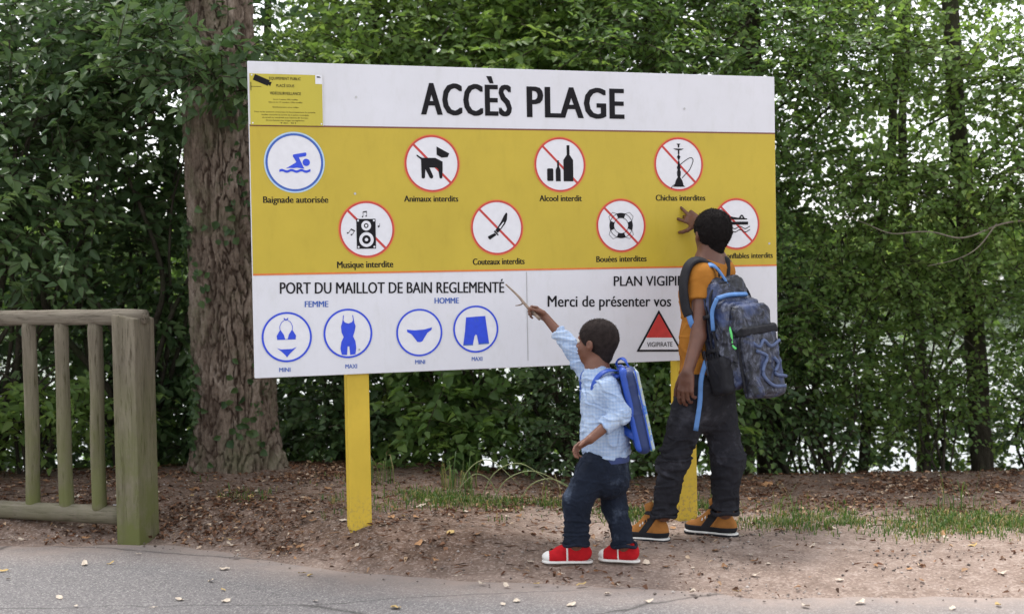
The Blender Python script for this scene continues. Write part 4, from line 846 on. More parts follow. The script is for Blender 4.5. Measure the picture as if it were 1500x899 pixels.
def basis(f, up=(0, 0, 1)):
    f = unit(f); l = unit(np.cross(up, f)); u = np.cross(f, l); return np.array([f, l, u])
def head(S_, c, f, H, up=(0, 0, 1), neck_to=None, neck_r=.05, k=.012, child=False):
    B = basis(f, up); c = np.array(c, float); p = lambda a, b_, u: c + (B[0] * a + B[1] * b_ + B[2] * u) * H
    S_.ell(p(-.07, 0, .12), np.array([.425, .335, .375]) * H, B, k)
    S_.ell(p(.12, 0, -.17), np.array([.265, .255, .31]) * H, B, .05 * H * 2)
    S_.ell(p(.20, 0, -.37), np.array([.12, .13, .10]) * H, B, .08 * H)
    for s_ in (-1, 1):
        S_.ell(p(.22, s_ * .14, -.12), np.array([.12, .10, .11]) * H, B, .06 * H)
        S_.ell(p(.385, s_ * .135, .02), np.array([.06, .075, .05]) * H, B, .03 * H, 'sub')
    S_.ell(p(.30, 0, .09), np.array([.08, .21, .05]) * H, B, .05 * H)
    S_.cone(p(.36, 0, .02), p(.425, 0, -.10), .030 * H, .045 * H, .03 * H)
    for s_ in (-1, 1): S_.ell(p(.385, s_ * .05, -.12), np.array([.045, .035, .032]) * H, B, .02 * H)
    S_.ell(p(.365, 0, -.205), np.array([.062, .10, .034]) * H, B, .015 * H); S_.ell(p(.350, 0, -.262), np.array([.062, .09, .036]) * H, B, .015 * H)
    for s_ in (-1, 1):
        Be = basis(unit(B[0] * .93 + B[1] * s_ * .38)); 
        S_.ell(p(-.02, s_ * .335, -.05), np.array([.085, .028, .125]) * H, B, .02 * H); S_.ell(p(-.045, s_ * .375, -.03), np.array([.075, .022, .10]) * H, B, .012 * H)
        S_.ell(p(.0, s_ * .395, -.035), np.array([.040, .020, .060]) * H, B, .012 * H, 'sub')
    if neck_to is not None: S_.cone(p(-.12, 0, -.22), neck_to, neck_r, neck_r * 1.12, .03)
    return B, p
def face_bits(parent, p, B, H):
    for s_ in (-1, 1):
        bm = bmesh.new(); bmesh.ops.create_uvsphere(bm, u_segments=16, v_segments=10, radius=.052 * H)
        for v in bm.verts: v.co += Vector(p(.325, s_ * .135, .02))
        e = link_mesh('eye', bm_mesh('eye', bm), M['eye'], parent, True, True)
        bm = bmesh.new(); bmesh.ops.create_uvsphere(bm, u_segments=12, v_segments=8, radius=.026 * H)
        for v in bm.verts: v.co += Vector(p(.358, s_ * .135, .02))
        link_mesh('iris', bm_mesh('iris', bm), M['iris'], e, True, True)
def hair_cap(lo, hi, h, c, f, H, up, grow, line, m, parent, seed=0):
    B = basis(f, up); c = np.array(c, float); p = lambda a, b_, u: c + (B[0] * a + B[1] * b_ + B[2] * u) * H
    S_ = Solid(lo, hi, h); S_.ell(p(-.07, 0, .12), np.array([.425, .335, .375]) * H + grow, B, .01); S_.cone(p(-.16, 0, .0), p(-.20, 0, -.28), .24 * H + grow * .6, .17 * H + grow * .5, .03)
    n_ = B[0] * line[0] + B[2] * line[1]; n_ = unit(n_); S_.cut(p(line[2], 0, line[3]), -n_)
    V, F = S_.mesh(); V = folds(V, F, .0012 if grow < .006 else .003, (60, 60, 60), seed, ridge=False); return solid_obj('hair', (V, F), m, parent)
def hand(S_, w, d, pn, side, sc, curls, splay=.12, thumb=None, spread=1.0):
    """w wrist, d direction of palm, pn palm-side normal, side: vector towards the thumb"""
    d = unit(d); side = unit(np.array(side) - d * np.dot(side, d)); pn = unit(np.cross(d, side) * np.sign(np.dot(np.cross(d, side), pn) or 1)); w = np.array(w, float)
    R = lambda a, b_, c_: w + (d * a + side * b_ + pn * c_) * sc
    for b_ in (-.030, -.010, .010, .028): S_.cone(R(.012, b_ * .72, 0), R(.080, b_, .002), .0125 * sc, .0105 * sc, .010 * sc)
    S_.cone(R(.0, 0, 0), R(.03, 0, 0), .020 * sc, .020 * sc, .015 * sc, squash=(pn, .75))
    S_.ell(R(.035, .026, .008), np.array([.028, .014, .013]) * sc, np.array([d, side, pn]), .01 * sc)
    fl = [(.030, .078, [.040, .024, .020]), (.010, .084, [.045, .028, .021]), (-.010, .081, [.041, .026, .020]), (-.029, .073, [.032, .020, .018])]
    tips = []
    for q, (b_, a_, seg) in enumerate(fl):
        cur = curls[q]; P0 = R(a_, b_, 0); ang = 0; sd = splay * (1.5 - q) * spread; r = (.0095, .0098, .0092, .0082)[q] * sc
        for i_, L in enumerate(seg):
            ang += cur * (.75, 1.0, .7)[i_]; v = unit((d * math.cos(ang) + pn * math.sin(ang)) + side * sd * math.cos(ang)); P1 = P0 + v * L * sc
            S_.cone(P0, P1, r * (1 - .06 * i_), r * (1 - .06 * (i_ + 1)) * .96, .0035 * sc); P0 = P1
        tips.append(P0)
    tv = thumb or (.62, .75, .22); P0 = R(.022, .028, .006); P1 = P0 + unit(d * tv[0] + side * tv[1] + pn * tv[2]) * .040 * sc; P2 = P1 + unit(d * (tv[0] + .25) + side * tv[1] * .75 + pn * (tv[2] + .1)) * .032 * sc; P3 = P2 + unit(d * (tv[0] + .4) + side * tv[1] * .5 + pn * (tv[2] + .15)) * .025 * sc
    S_.cone(P0, P1, .0135 * sc, .0115 * sc, .012 * sc); S_.cone(P1, P2, .0110 * sc, .0102 * sc, .005 * sc); S_.cone(P2, P3, .0102 * sc, .0088 * sc, .004 * sc)
    return tips
def shoe(parent, heel, toe, width, kind):
    heel = np.array(heel, float); toe = np.array(toe, float); f = unit((toe - heel) * np.array([1, 1, 0])); L = np.linalg.norm(toe - heel); B = np.array([f, np.cross((0, 0, 1), f), (0, 0, 1)]); w = width / 2
    pitch = (toe[2] - heel[2]) / L
    p = lambda a, l, u: heel + f * a * L + B[1] * l * width + np.array([0, 0, 1]) * (u + a * L * pitch)
    lo = np.minimum(heel, toe) - .10; hi = np.maximum(heel, toe) + .16
    def plan(P, g):       # distance to sole outline in plan
        q = P - heel; a_ = q @ f; l_ = q @ B[1]; t = np.clip(a_, w * .8, L - w * .95); r = np.interp(t / L, [0, .2, .45, .72, 1], [w * .78, w * .80, w * .82, w * 1.0, w * .92]); return np.hypot(a_ - t, l_) - r - g
    zz = lambda P: P[..., 2] - heel[2] - ((P - heel) @ f) * pitch
    th_ = .019 if kind == 'kid' else .020
    def sole_fn(P):
        d = plan(P, 0); z_ = zz(P) - .0; w2 = np.stack([d, np.abs(z_ - th_ / 2) - th_ / 2 + .004], -1); return np.maximum(w2.max(-1), np.linalg.norm(np.maximum(w2 + .004, 0), axis=-1) - .004)
    S_ = Solid(lo, hi, .0028); S_.put(lo + .02, hi - .03, sole_fn, .001); V, F = S_.mesh()
    root = solid_obj('shoe', (V, F), M['rubber'], parent)
    hb = .072 if kind == 'kid' else .122
    def upper(g=0., zc=None):
        U = Solid(lo, hi, .003); ww = w * .9 + g
        kk = .8 if kind == 'kid' else 1.0; U.ell(p(.76, 0, th_ + .010), [L * .23 + g, ww, .031 * kk + g], B, .01); U.ell(p(.50, 0, th_ + .018), [L * .25 + g, ww * .86, .045 * kk + g], B, .02); U.ell(p(.22, 0, th_ + .025), [L * .20 + g, ww * .78, .045 * kk + g], B, .02)
        U.cone(p(.27, 0, th_ + .02), p(.25, 0, hb), w * .78 + g, w * .74 + g, .02, flat_b=True); U.cone(p(.66, 0, th_ + .03), p(.36, 0, hb + .0), w * .55 + g, w * .62 + g, .02)
        U.cut(p(.5, 0, th_ - .006), (0, 0, -1)); U.cut(p(.3, 0, hb + .012), (0, 0, 1)); return U
    if kind == 'kid':
        V, F = upper().mesh(); solid_obj('canvas_upper', (V, F), M['redcanvas'], root)
        C_ = upper(.0022); C_.cut(p(.86, 0, 0), -f); V, F = C_.mesh(); solid_obj('toe_cap', (V, F), M['rubber'], root)
        for a_, z_ in ((.44, .068), (.52, .062), (.60, .054), (.68, .047)): tube_obj('lace', [p(a_, -.34, z_ - .012), p(a_ - .01, 0, z_ + .006), p(a_, .34, z_ - .012)], .0034, M['lace'], root, 6)
        C_ = upper(.0015); C_.cut(p(.53, 0, 0), f); C_.cut(p(.49, 0, 0), -f); V, F = C_.mesh(); solid_obj('white_stripe', (V, F), M['lace'], root)
        def rand(P): return np.maximum(plan(P, .0016), np.abs(zz(P) - th_ * .75) - .0018)
        S2 = Solid(lo, hi, .0028)
    else:
        V, F = upper().mesh(); solid_obj('suede_upper', (V, F), M['tan'], root)
        C_ = upper(.003); C_.cut(p(0, 0, th_ + .020), (0, 0, 1)); V, F = C_.mesh(); solid_obj('black_rand', (V, F), M['black'], root)
        C_ = upper(.0026); C_.cut(p(.60, 0, th_ + .03), unit(f * .75 + np.array([0, 0, .55]))); C_.cut(p(.43, 0, th_ + .03), -unit(f * .75 + np.array([0, 0, .55]))); V, F = C_.mesh(); solid_obj('black_panel', (V, F), M['black'], root)
        C_ = upper(.0045); C_.cut(p(0, 0, hb - .004), (0, 0, -1)); V, F = C_.mesh(); solid_obj('padded_collar', (V, F), M['black'], root)
        for a_, z_ in ((.44, .112), (.50, .102), (.56, .092), (.62, .082)): tube_obj('lace', [p(a_, -.36, z_ - .018), p(a_ - .01, 0, z_ + .010), p(a_, .36, z_ - .018)], .0036, M['lace'] if a_ > .5 else M['black'], root, 6)
        V, F = tube_arrays([p(.40, 0, hb - .01), p(.44, 0, hb + .028), p(.475, 0, hb + .045)], [.02, .024, .018], 10); solid_obj('tongue', (V, F), M['tan'], root)
        def mid(P):
            d = plan(P, .0012); z_ = zz(P) - th_ * .55; return np.maximum(d, np.abs(z_) - th_ * 0 - .0035)
        S3 = Solid(lo, hi, .0028); 
        def outs(P): d = plan(P, .0018); z_ = zz(P); w2 = np.stack([d, np.abs(z_ - .004) - .005], -1); return w2.max(-1)
        S3.put(lo + .02, hi - .03, outs, .001); V, F = S3.mesh(); solid_obj('outsole', (V, F), M['black'], root)
    return root

# ================================================================== the older boy
fb = unit((-.78, .62, 0)); lb = np.array([-fb[1], fb[0], 0]); Bb = np.array([fb, lb, (0, 0, 1)])
boy = empty('person', (.74, 6.12, .025), label='older boy in orange t-shirt with big dark backpack pointing at the board', cat='person')
hipL = (0.8117, 6.0500, 0.6933); hipR = (0.9143, 6.1700, 0.6806); knL = (0.7017, 6.0300, 0.3847); knR = (0.9549, 6.1200, 0.3766); anL = (0.6558, 6.0300, 0.1514); anR = (0.9394, 6.1000, 0.1459)
pel = (0.8600, 6.1100, 0.7238); waist = (0.8593, 6.1300, 0.9067); chest = (0.8695, 6.1600, 1.1085); neckb = (0.8975, 6.1900, 1.2621)
shL = (0.8415, 6.0600, 1.2050); elL = (0.8147, 5.9800, 0.9395); wrL = (0.7556, 5.9100, 0.7869)
shR = np.array(neckb) - lb * .115 + np.array([0, 0, -.045]); elR = (1.0045, 6.4200, 1.2484); wrR = (0.8882, 6.4400, 1.4498)
headc = (0.9101, 6.2000, 1.3919); hf = unit((-.36, .93, .10)); HH = .212
lo = np.array([.45, 5.75, .05]); hi = np.array([1.25, 6.65, 1.62])
S_ = Solid(lo, hi, .0046)
Bh, ph = head(S_, headc, hf, HH, neck_to=neckb, neck_r=.043)
S_.cone(neckb, chest, .06, .085, .05, squash=(lb, 1.35)); S_.cone(chest, waist, .078, .072, .05, squash=(lb, 1.3)); S_.cone(waist, pel, .075, .085, .05, squash=(lb, 1.3))
S_.cone(np.array(neckb) + [0, 0, -.03], shL, .045, .040, .04); S_.cone(np.array(neckb) + [0, 0, -.03], shR, .045, .040, .04)
S_.cone(shL, elL, .039, .033, .02); S_.cone(elL, wrL, .034, .0235, .015); S_.cone(shR, elR, .038, .033, .02); S_.cone(elR, wrR, .033, .0225, .015)
for a_, b_, c_ in ((hipL, knL, anL), (hipR, knR, anR)): S_.cone(a_, b_, .066, .048, .04); S_.cone(b_, c_, .048, .036, .02)
hand(S_, wrL, (-.14, -.02, -1), (.9, .4, 0), (-.75, .45, 0), .98, (.45, .55, .62, .7), .05, thumb=(.85, .45, .25))
pt = (0.8124, 6.5200, 1.5287); d_p = unit(np.array((0.8387, 6.5000, 1.4981)) - np.array(wrR))
hand(S_, wrR, np.array((0.8481, 6.4750, 1.4776)) - np.array(wrR), (.25, .95, -.1), (0.7857, 6.5000, 1.4278) - np.array((0.8325, 6.5000, 1.5177)), .88, (.12, .95, 1.05, 1.15), .10, thumb=(.55, 1.0, .10))
# straight index finger reaching the board: the extra segment keeps its tip on the panel
kn_ = np.array((0.8399, 6.4850, 1.4943)); S_.cone(kn_, pt, .0088, .0068, .006)
body = solid_obj('body', S_.mesh(), M['skin_a'], boy); face_bits(boy, ph, Bh, HH)
hair_cap(np.array(headc) - .2, np.array(headc) + .2, .004, headc, hf, HH, (0, 0, 1), .010, (-.60, .62, .37, .22), M['hair'], boy, 3)
# short curls standing off the hair
hv = np.zeros(len(boy.children[-1].data.vertices) * 3, np.float32); hm = boy.children[-1]; hm.data.vertices.foreach_get('co', hv); hv = hv.reshape(-1, 3) + np.array(boy.location)
rgh = np.random.default_rng(8); k_ = rgh.integers(0, len(hv), 7000); nh = nrm(hv[k_] - np.array(headc)); ph_ = hv[k_] + rgh.normal(0, .001, (7000, 3)); dh = nrm(nh + rgh.normal(0, .7, (7000, 3)))
Vh, Fh = leaf_arrays(ph_, dh, nrm(rgh.normal(0, 1, (7000, 3))), rgh.uniform(.002, .005, 7000), rgh.uniform(.001, .002, 7000), curl=.5)
link_mesh('curls', np_mesh('curls', Vh, Fh), M['hair'], boy, world_coords=True)['kind'] = 'stuff'
# T-shirt
S_ = Solid(lo, hi, .0045)
S_.cone(np.array(neckb) + [0, 0, -.028], chest, .058, .098, .05, squash=(lb, 1.34)); S_.cone(chest, waist, .094, .092, .05, squash=(lb, 1.30)); S_.cone(waist, np.array(pel) + [0, 0, .015], .092, .104, .05, squash=(lb, 1.28), flat_b=True)
S_.cone(np.array(neckb) + [0, 0, -.036], shL, .052, .054, .05); S_.cone(np.array(neckb) + [0, 0, -.036], shR, .052, .054, .05)
slL = np.array(shL) + (np.array(elL) - shL) * .42; slR = np.array(shR) + (np.array(elR) - shR) * .5
S_.cone(shL, slL, .053, .052, .03, flat_b=True); S_.cone(shR, slR, .053, .050, .03, flat_b=True)
S_.cone(np.array(neckb) + [0, 0, .02], np.array(neckb) + [0, 0, .09], .040, .045, .004, op='sub')
V, F = S_.mesh(); V = folds(V, F, .0055, (9, 9, 15), 2, mask=lambda v: .35 + .65 * sstep(1.15, .85, v[:, 2]))
solid_obj('t_shirt', (V, F), M['tee'], boy)
tube_obj('neck_ribbing', [np.array(neckb) + (fb * math.cos(t) * 1.0 + lb * math.sin(t)) * .050 + np.array([0, 0, .012 - .016 * math.cos(t)]) for t in np.linspace(0, 2 * np.pi, 13)], .007, M['tee'], boy)
# trousers
S_ = Solid(lo, hi, .0046)
S_.cone(np.array(pel) + [0, 0, .03], np.array(pel) + [0, 0, -.07], .088, .102, .04, squash=(lb, 1.28), flat_a=True)
cr_ = np.array(pel) + [0, 0, -.16]; S_.ell(cr_ + [0, 0, .02], [.085, .10, .09], Bb, .05)
S_.cone(hipL, knL, .090, .062, .04); S_.cone(knL, anL, .062, .053, .03, flat_b=True); S_.cone(hipR, knR, .088, .068, .04); S_.cone(knR, anR, .068, .058, .03, flat_b=True)
V, F = S_.mesh(); V = folds(V, F, .0125, (5.5, 5.5, 17), 5, mask=lambda v: .18 + .82 * np.maximum(sstep(.30, .12, v[:, 2]), np.exp(-((v[:, 2] - .38) / .10) ** 2)))
V = folds(V, F, .003, (14, 14, 30), 9); solid_obj('trousers', (V, F), M['jeans_a'], boy)
for p0, an in ((anL, 0), (anR, 1)):
    q0 = np.array(p0); tube_obj('trouser_cuff', [q0 + np.array([math.cos(t), math.sin(t), 0]) * (.054 if an == 0 else .058) + [0, 0, -.004 + .005 * math.sin(3 * t)] for t in np.linspace(0, 2 * np.pi, 15)], .009, M['jeans_a'], boy)
shoe(boy, (0.6836, 6.0502, 0.0250), (0.4965, 6.1409, 0.0257), .088, 'boy'); shoe(boy, (1.0009, 6.1297, 0.0250), (0.7826, 6.2786, 0.0250), .090, 'boy')

# backpack of the older boy
bk = -fb; pc = (1.0094, 6.0500, 0.9689)
pack = empty('backpack', (1.0483, 6.0200, 0.6433), label='large dark camouflage school backpack worn by the older boy', cat='backpack')
bp_ = unit((.52, -.85, 0)); up_ = unit(np.array([0, 0, 1]) - bp_ * .10 + np.array([-.10, 0, 0])); Bp = np.array([bp_, np.cross(up_, bp_), up_]); Bp[1] = -unit(np.cross(bp_, up_)) ; Bp[0] = unit(np.cross(Bp[1], up_)); Bp[0] *= np.sign(Bp[0] @ bp_)
if Bp[1][0] > 0: Bp[1] = -Bp[1]
o0 = np.array((0.9680, 6.0400, 0.9398))
q = lambda a, l, u: o0 + Bp[0] * a + Bp[1] * l + Bp[2] * u
plo, phi = o0 - .45, o0 + .45
def crumple(V, F, s, am=.006): V = folds(V, F, am, (12, 12, 9), s); V = folds(V, F, am * .5, (24, 24, 20), s + 7); return V
S_ = Solid(plo, phi, .005); S_.rbox(q(-.01, 0, .01), (.085, .130, .245), Bp, .06, .03, taper=.82); S_.rbox(q(.055, 0, -.04), (.060, .118, .19), Bp, .05, .04)
V, F = S_.mesh(); main = solid_obj('main_compartment', (crumple(V, F, 4, .008), F), M['camo'], pack)
S_ = Solid(plo, phi, .005); S_.rbox(q(.125, -.028, -.145), (.050, .100, .150), Bp, .038, .03); V, F = S_.mesh(); fp = solid_obj('front_pocket', (crumple(V, F, 14, .005), F), M['camo'], pack)
S_ = Solid(plo, phi, .005); S_.rbox(q(.100, -.025, .055), (.050, .105, .065), Bp, .034, .03); V, F = S_.mesh(); solid_obj('upper_pocket', (crumple(V, F, 24, .006), F), M['camo'], pack)
S_ = Solid(plo, phi, .005); S_.rbox(q(.03, .120, -.17), (.065, .030, .085), Bp, .026, .02); V, F = S_.mesh(); solid_obj('side_pocket', (crumple(V, F, 34, .004), F), M['black'], pack)
S_ = Solid(plo, phi, .005); S_.rbox(q(.128, -.025, .000), (.045, .100, .020), Bp, .012, .01); V, F = S_.mesh(); solid_obj('pocket_flap', (crumple(V, F, 44, .003), F), M['black'], pack)
tube_obj('zip', [q(.045, .130, -.20), q(.045, .130, .05), q(.040, .105, .19), q(.04, .0, .232), q(.04, -.10, .19), q(.045, -.128, .0)], .0055, M['black'], pack)
tube_obj('zip', [q(.122, .08, -.26), q(.130, .076, -.05), q(.155, .04, .0), q(.160, -.08, .0)], .0045, M['black'], fp)
def on_main(l, u, a): return q(a, l, u)
ribbon('blue_trim', [q(.045, .132, .03), q(.055, .128, .11), q(.075, .105, .165)], [(.7, .7, 0) @ Bp, (.7, .7, .2) @ Bp, (.8, .4, .5) @ Bp], .017, .012, M['strap_blue'], main)
ribbon('blue_trim', [q(.075, .105, .165), q(.085, .04, .172), q(.080, -.06, .165)], [(.8, .4, .5) @ Bp, (.8, 0, .6) @ Bp, (.8, 0, .6) @ Bp], .017, .012, M['strap_blue'], main)
ribbon('grab_handle', [q(-.02, .085, .205), q(-.02, .075, .28), q(.0, .055, .318), q(.02, .03, .30), q(.035, -.01, .215)], [Bp[0], Bp[0], Bp[2] + Bp[0], Bp[0] - Bp[1], Bp[0] - Bp[1]], .030, .008, M['strap_blue'], pack)
tube_obj('zip_pull', [q(.100, .086, .035), q(.112, .092, .00), q(.106, .090, -.045), q(.118, .086, -.065)], .0055, M['green'], pack)
M['piping'] = simple('slate_blue_piping', (.07, .10, .20), .6, .25, 40)
for P_ in ([(.085, .045, 0), (.172, .062, -.035), (.178, .030, -.06), (.178, .0, -.035), (.178, -.035, -.065), (.176, -.09, -.045)],
           [(.178, .052, -.075), (.180, .0, -.105), (.180, .030, -.150), (.180, .035, -.190), (.180, -.01, -.235), (.178, -.075, -.245)], [(.178, -.04, -.115), (.180, -.055, -.145), (.180, -.03, -.185), (.178, -.09, -.205)]):
    P_ = [p_ for p_ in P_ if p_[0] > .1]; tube_obj('piped_emblem', [q(a_ - .003, l_ - .028, u_ - .012) for a_, l_, u_ in P_], .0075, M['piping'], fp)
for u_, a0_ in ((.09, -.06), (-.06, -.06)):
    ribbon('compression_strap', [q(a0_, .118, u_ - .01), q(-.01, .140, u_), q(.045, .137, u_ + .005)], [(0, 1, 0) @ Bp] * 3, .018, .004, M['black'], pack)
    V, F = tube_arrays([q(.015, .141, u_ + .002), q(.045, .141, u_ + .004)], .009, 4); solid_obj('buckle', (V, F), M['black'], pack)
for l_, u0_, L in ((.135, -.05, .12), (.115, -.10, .13), (.09, -.16, .10)):
    ribbon('loose_strap', [q(-.03, l_ + .008, u0_), q(-.02, l_ + .018, u0_ - L * .5), q(-.025, l_ + .012, u0_ - L)], [(0, 1, 0) @ Bp] * 3, .014, .003, M['camo'], pack)
for k_ in range(3): tube_obj('seam_piping', [q(-.06 + .035 * k_, .130, -.18), q(-.05 + .035 * k_, .136, 0), q(-.05 + .03 * k_, .118, .17)], .004, M['black'], main)
def offs(p, v, d): return np.array(p) + np.array(v) * d
# shoulder straps
stp = [q(-.070, .06, .215), (0.9174, 6.1000, 1.2186), (0.8710, 6.0700, 1.2620), (0.8193, 6.0450, 1.2749), (0.7776, 6.0300, 1.2424), (0.7565, 6.0150, 1.1616), (0.7623, 6.0000, 1.0716), (0.7760, 5.9950, 1.0295)]
nn = [(0, 0, 1), (0, -.6, 1), (0, -.5, 1), (-.2, -.5, .9), (-.6, -.7, .4), (-.7, -.7, 0), (-.65, -.7, 0), (-.6, -.7, 0)]
ribbon('shoulder_strap', stp, nn, .042, .013, M['black'], pack)
ribbon('strap_webbing', [(0.7729, 5.9930, 1.0416), (0.7891, 5.9850, 0.9877), (0.8141, 6.0200, 0.9375), q(-.07, .13, -.20)], [(-.6, -.7, 0), (-.5, -.8, 0), (-.3, -.9, 0), unit(lb)], .026, .006, M['strap_blue'], pack)
stR = [q(-.075, -.065, .20), offs(shR, (0, 0, 1), .058) + fb * -.045 + lb * .055, offs(shR, (0, 0, 1), .045) + fb * .035 + lb * .035, offs(shR, (0, 0, 1), -.06) + fb * .078, offs(shR, (0, 0, 1), -.20) + fb * .06, q(-.07, -.13, -.20)]
ribbon('shoulder_strap', stR, [(0, 0, 1), (0, 0, 1), unit(fb - lb * .8 + [0, 0, .9]), unit(fb - lb * .6), unit(fb - lb * .6), unit(-lb)], .046, .013, M['black'], pack)
ribbon('dangling_strap', [(0.8454, 5.9750, 0.8313), (0.8205, 5.9550, 0.7524), (0.8117, 5.9450, 0.6489), (0.7915, 5.9400, 0.5303)], (0, -1, 0), .021, .005, M['strap_blue'], pack)

# ================================================================== the small boy
fk = unit((-.95, .30, 0)); lk = np.array([-fk[1], fk[0], 0]); Bk = np.array([fk, lk, (0, 0, 1)])
kid = empty('person', (.32, 5.61, .025), label='small boy in pale blue jacket and red shoes reaching up with a stick', cat='person')
pelK = (0.3806, 5.6200, 0.4569); wsK = (0.3738, 5.6200, 0.5617); chK = (0.3713, 5.6300, 0.7162); nkK = (0.3482, 5.6400, 0.8148)
sLK = (0.3796, 5.5350, 0.7639); eLK = (0.4306, 5.5000, 0.6582); wLK = (0.3020, 5.4500, 0.5617)
sRK = (0.3329, 5.7300, 0.7651); eRK = (0.2523, 5.8000, 0.9062); wRK = (0.1428, 5.8600, 1.0397)
hcK = (0.3452, 5.6500, 0.9388); hfK = unit((-.86, .50, .06)); HK = .196
kL = (0.2535, 5.5550, 0.2975); aL = (0.2445, 5.5450, 0.1230); kR = (0.4115, 5.6600, 0.2625); aR = (0.4462, 5.6300, 0.0964); hL = (0.3285, 5.5600, 0.4327); hR = (0.4062, 5.6700, 0.4152)
lo = np.array([-.10, 5.22, .03]); hi = np.array([.75, 6.05, 1.22])
S_ = Solid(lo, hi, .0036)
Bh, ph = head(S_, hcK, hfK, HK, neck_to=nkK, neck_r=.036, k=.01)
S_.cone(nkK, chK, .045, .064, .04, squash=(lk, 1.25)); S_.cone(chK, wsK, .062, .066, .04, squash=(lk, 1.2)); S_.cone(wsK, pelK, .066, .068, .04, squash=(lk, 1.2))
S_.cone(np.array(nkK) + [0, 0, -.02], sLK, .032, .029, .03); S_.cone(np.array(nkK) + [0, 0, -.02], sRK, .032, .029, .03)
S_.cone(sLK, eLK, .028, .025, .015); S_.cone(eLK, wLK, .026, .0185, .01); S_.cone(sRK, eRK, .028, .025, .015); S_.cone(eRK, wRK, .025, .0175, .01)
for a_, b_, c_ in ((hL, kL, aL), (hR, kR, aR)): S_.cone(a_, b_, .048, .036, .03); S_.cone(b_, c_, .036, .027, .02)
hand(S_, wLK, np.array((0.2514, 5.4300, 0.5378)) - np.array(wLK), (.3, .3, -1), (-.5, -.75, .2), .66, (.35, .55, .65, .75), .10, thumb=(.8, .6, .3))
stick_a, stick_b = np.array((-0.0251, 5.9700, 1.1822)), np.array((0.1044, 5.8350, 1.0471))
hd = np.array((0.0909, 5.8750, 1.0754)) - np.array(wRK)
hand(S_, wRK, hd, (.1, -.75, -.65), (-.3, -.3, .9), .66, (.95, 1.15, 1.2, 1.2), .04, thumb=(.9, .25, .75))
solid_obj('body', S_.mesh(), M['skin_b'], kid); face_bits(kid, ph, Bh, HK)
hair_cap(np.array(hcK) - .2, np.array(hcK) + .2, .0035, hcK, hfK, HK, (0, 0, 1), .0035, (-.66, .60, .36, .19), M['hair_k'], kid, 13)
hk = kid.children[-1]; hv = np.zeros(len(hk.data.vertices) * 3, np.float32); hk.data.vertices.foreach_get('co', hv); hv = hv.reshape(-1, 3) + np.array(kid.location)
k_ = rgh.integers(0, len(hv), 7000); nh = nrm(hv[k_] - np.array(hcK)); Vh, Fh = leaf_arrays(hv[k_] + rgh.normal(0, .0012, (7000, 3)), nrm(nh * .6 + rgh.normal(0, .8, (7000, 3))), nrm(rgh.normal(0, 1, (7000, 3))), rgh.uniform(.0015, .0035, 7000), rgh.uniform(.0007, .0014, 7000), curl=.5)
link_mesh('curls', np_mesh('curls', Vh, Fh), M['hair_k'], kid, world_coords=True)['kind'] = 'stuff'
# jacket
S_ = Solid(lo, hi, .0038)
S_.cone(np.array(nkK) + [0, 0, -.012], chK, .050, .083, .05, squash=(lk, 1.22)); S_.cone(chK, wsK, .082, .092, .05, squash=(lk, 1.18)); S_.cone(wsK, np.array(pelK) + [0, 0, .012], .092, .095, .04, squash=(lk, 1.18), flat_b=True)
S_.cone(np.array(nkK) + [0, 0, -.024], sLK, .045, .044, .04); S_.cone(np.array(nkK) + [0, 0, -.024], sRK, .045, .044, .04)
cL = np.array(eLK) + (np.array(wLK) - eLK) * .58; cR = np.array(eRK) + (np.array(wRK) - eRK) * .56
S_.cone(sLK, eLK, .044, .040, .02); S_.cone(eLK, cL, .040, .034, .015, flat_b=True); S_.cone(sRK, eRK, .043, .038, .02); S_.cone(eRK, cR, .038, .033, .015, flat_b=True)
V, F = S_.mesh(); V = folds(V, F, .006, (13, 13, 20), 6); V = folds(V, F, .002, (35, 35, 40), 16); solid_obj('jacket', (V, F), M['jacket'], kid)
tube_obj('collar', [np.array(nkK) + (fk * math.cos(t) + lk * math.sin(t)) * .043 + np.array([0, 0, .006 - .012 * math.cos(t)]) for t in np.linspace(0, 2 * np.pi, 13)], .010, M['jacket'], kid)
tube_obj('inner_collar', [np.array(nkK) + (fk * math.cos(t) + lk * math.sin(t)) * .037 + np.array([0, 0, .019 - .012 * math.cos(t)]) for t in np.linspace(0, 2 * np.pi, 13)], .007, M['black'], kid)
S_ = Solid(lo, hi, .004); S_.cone(np.array(pelK) + [0, 0, .020], np.array(pelK) + [0, 0, -.008], .093, .092, .01, squash=(lk, 1.18), flat_a=True, flat_b=True); solid_obj('hem_band', S_.mesh(), M['navy'], kid)
tube_obj('front_seam', [np.array(nkK) + fk * .045 + lk * .01 + [0, 0, -.02], np.array(chK) + fk * .083 + lk * .012, np.array(wsK) + fk * .094 + lk * .012, np.array(pelK) + fk * .096 + lk * .012], .0028, M['navy'], kid)
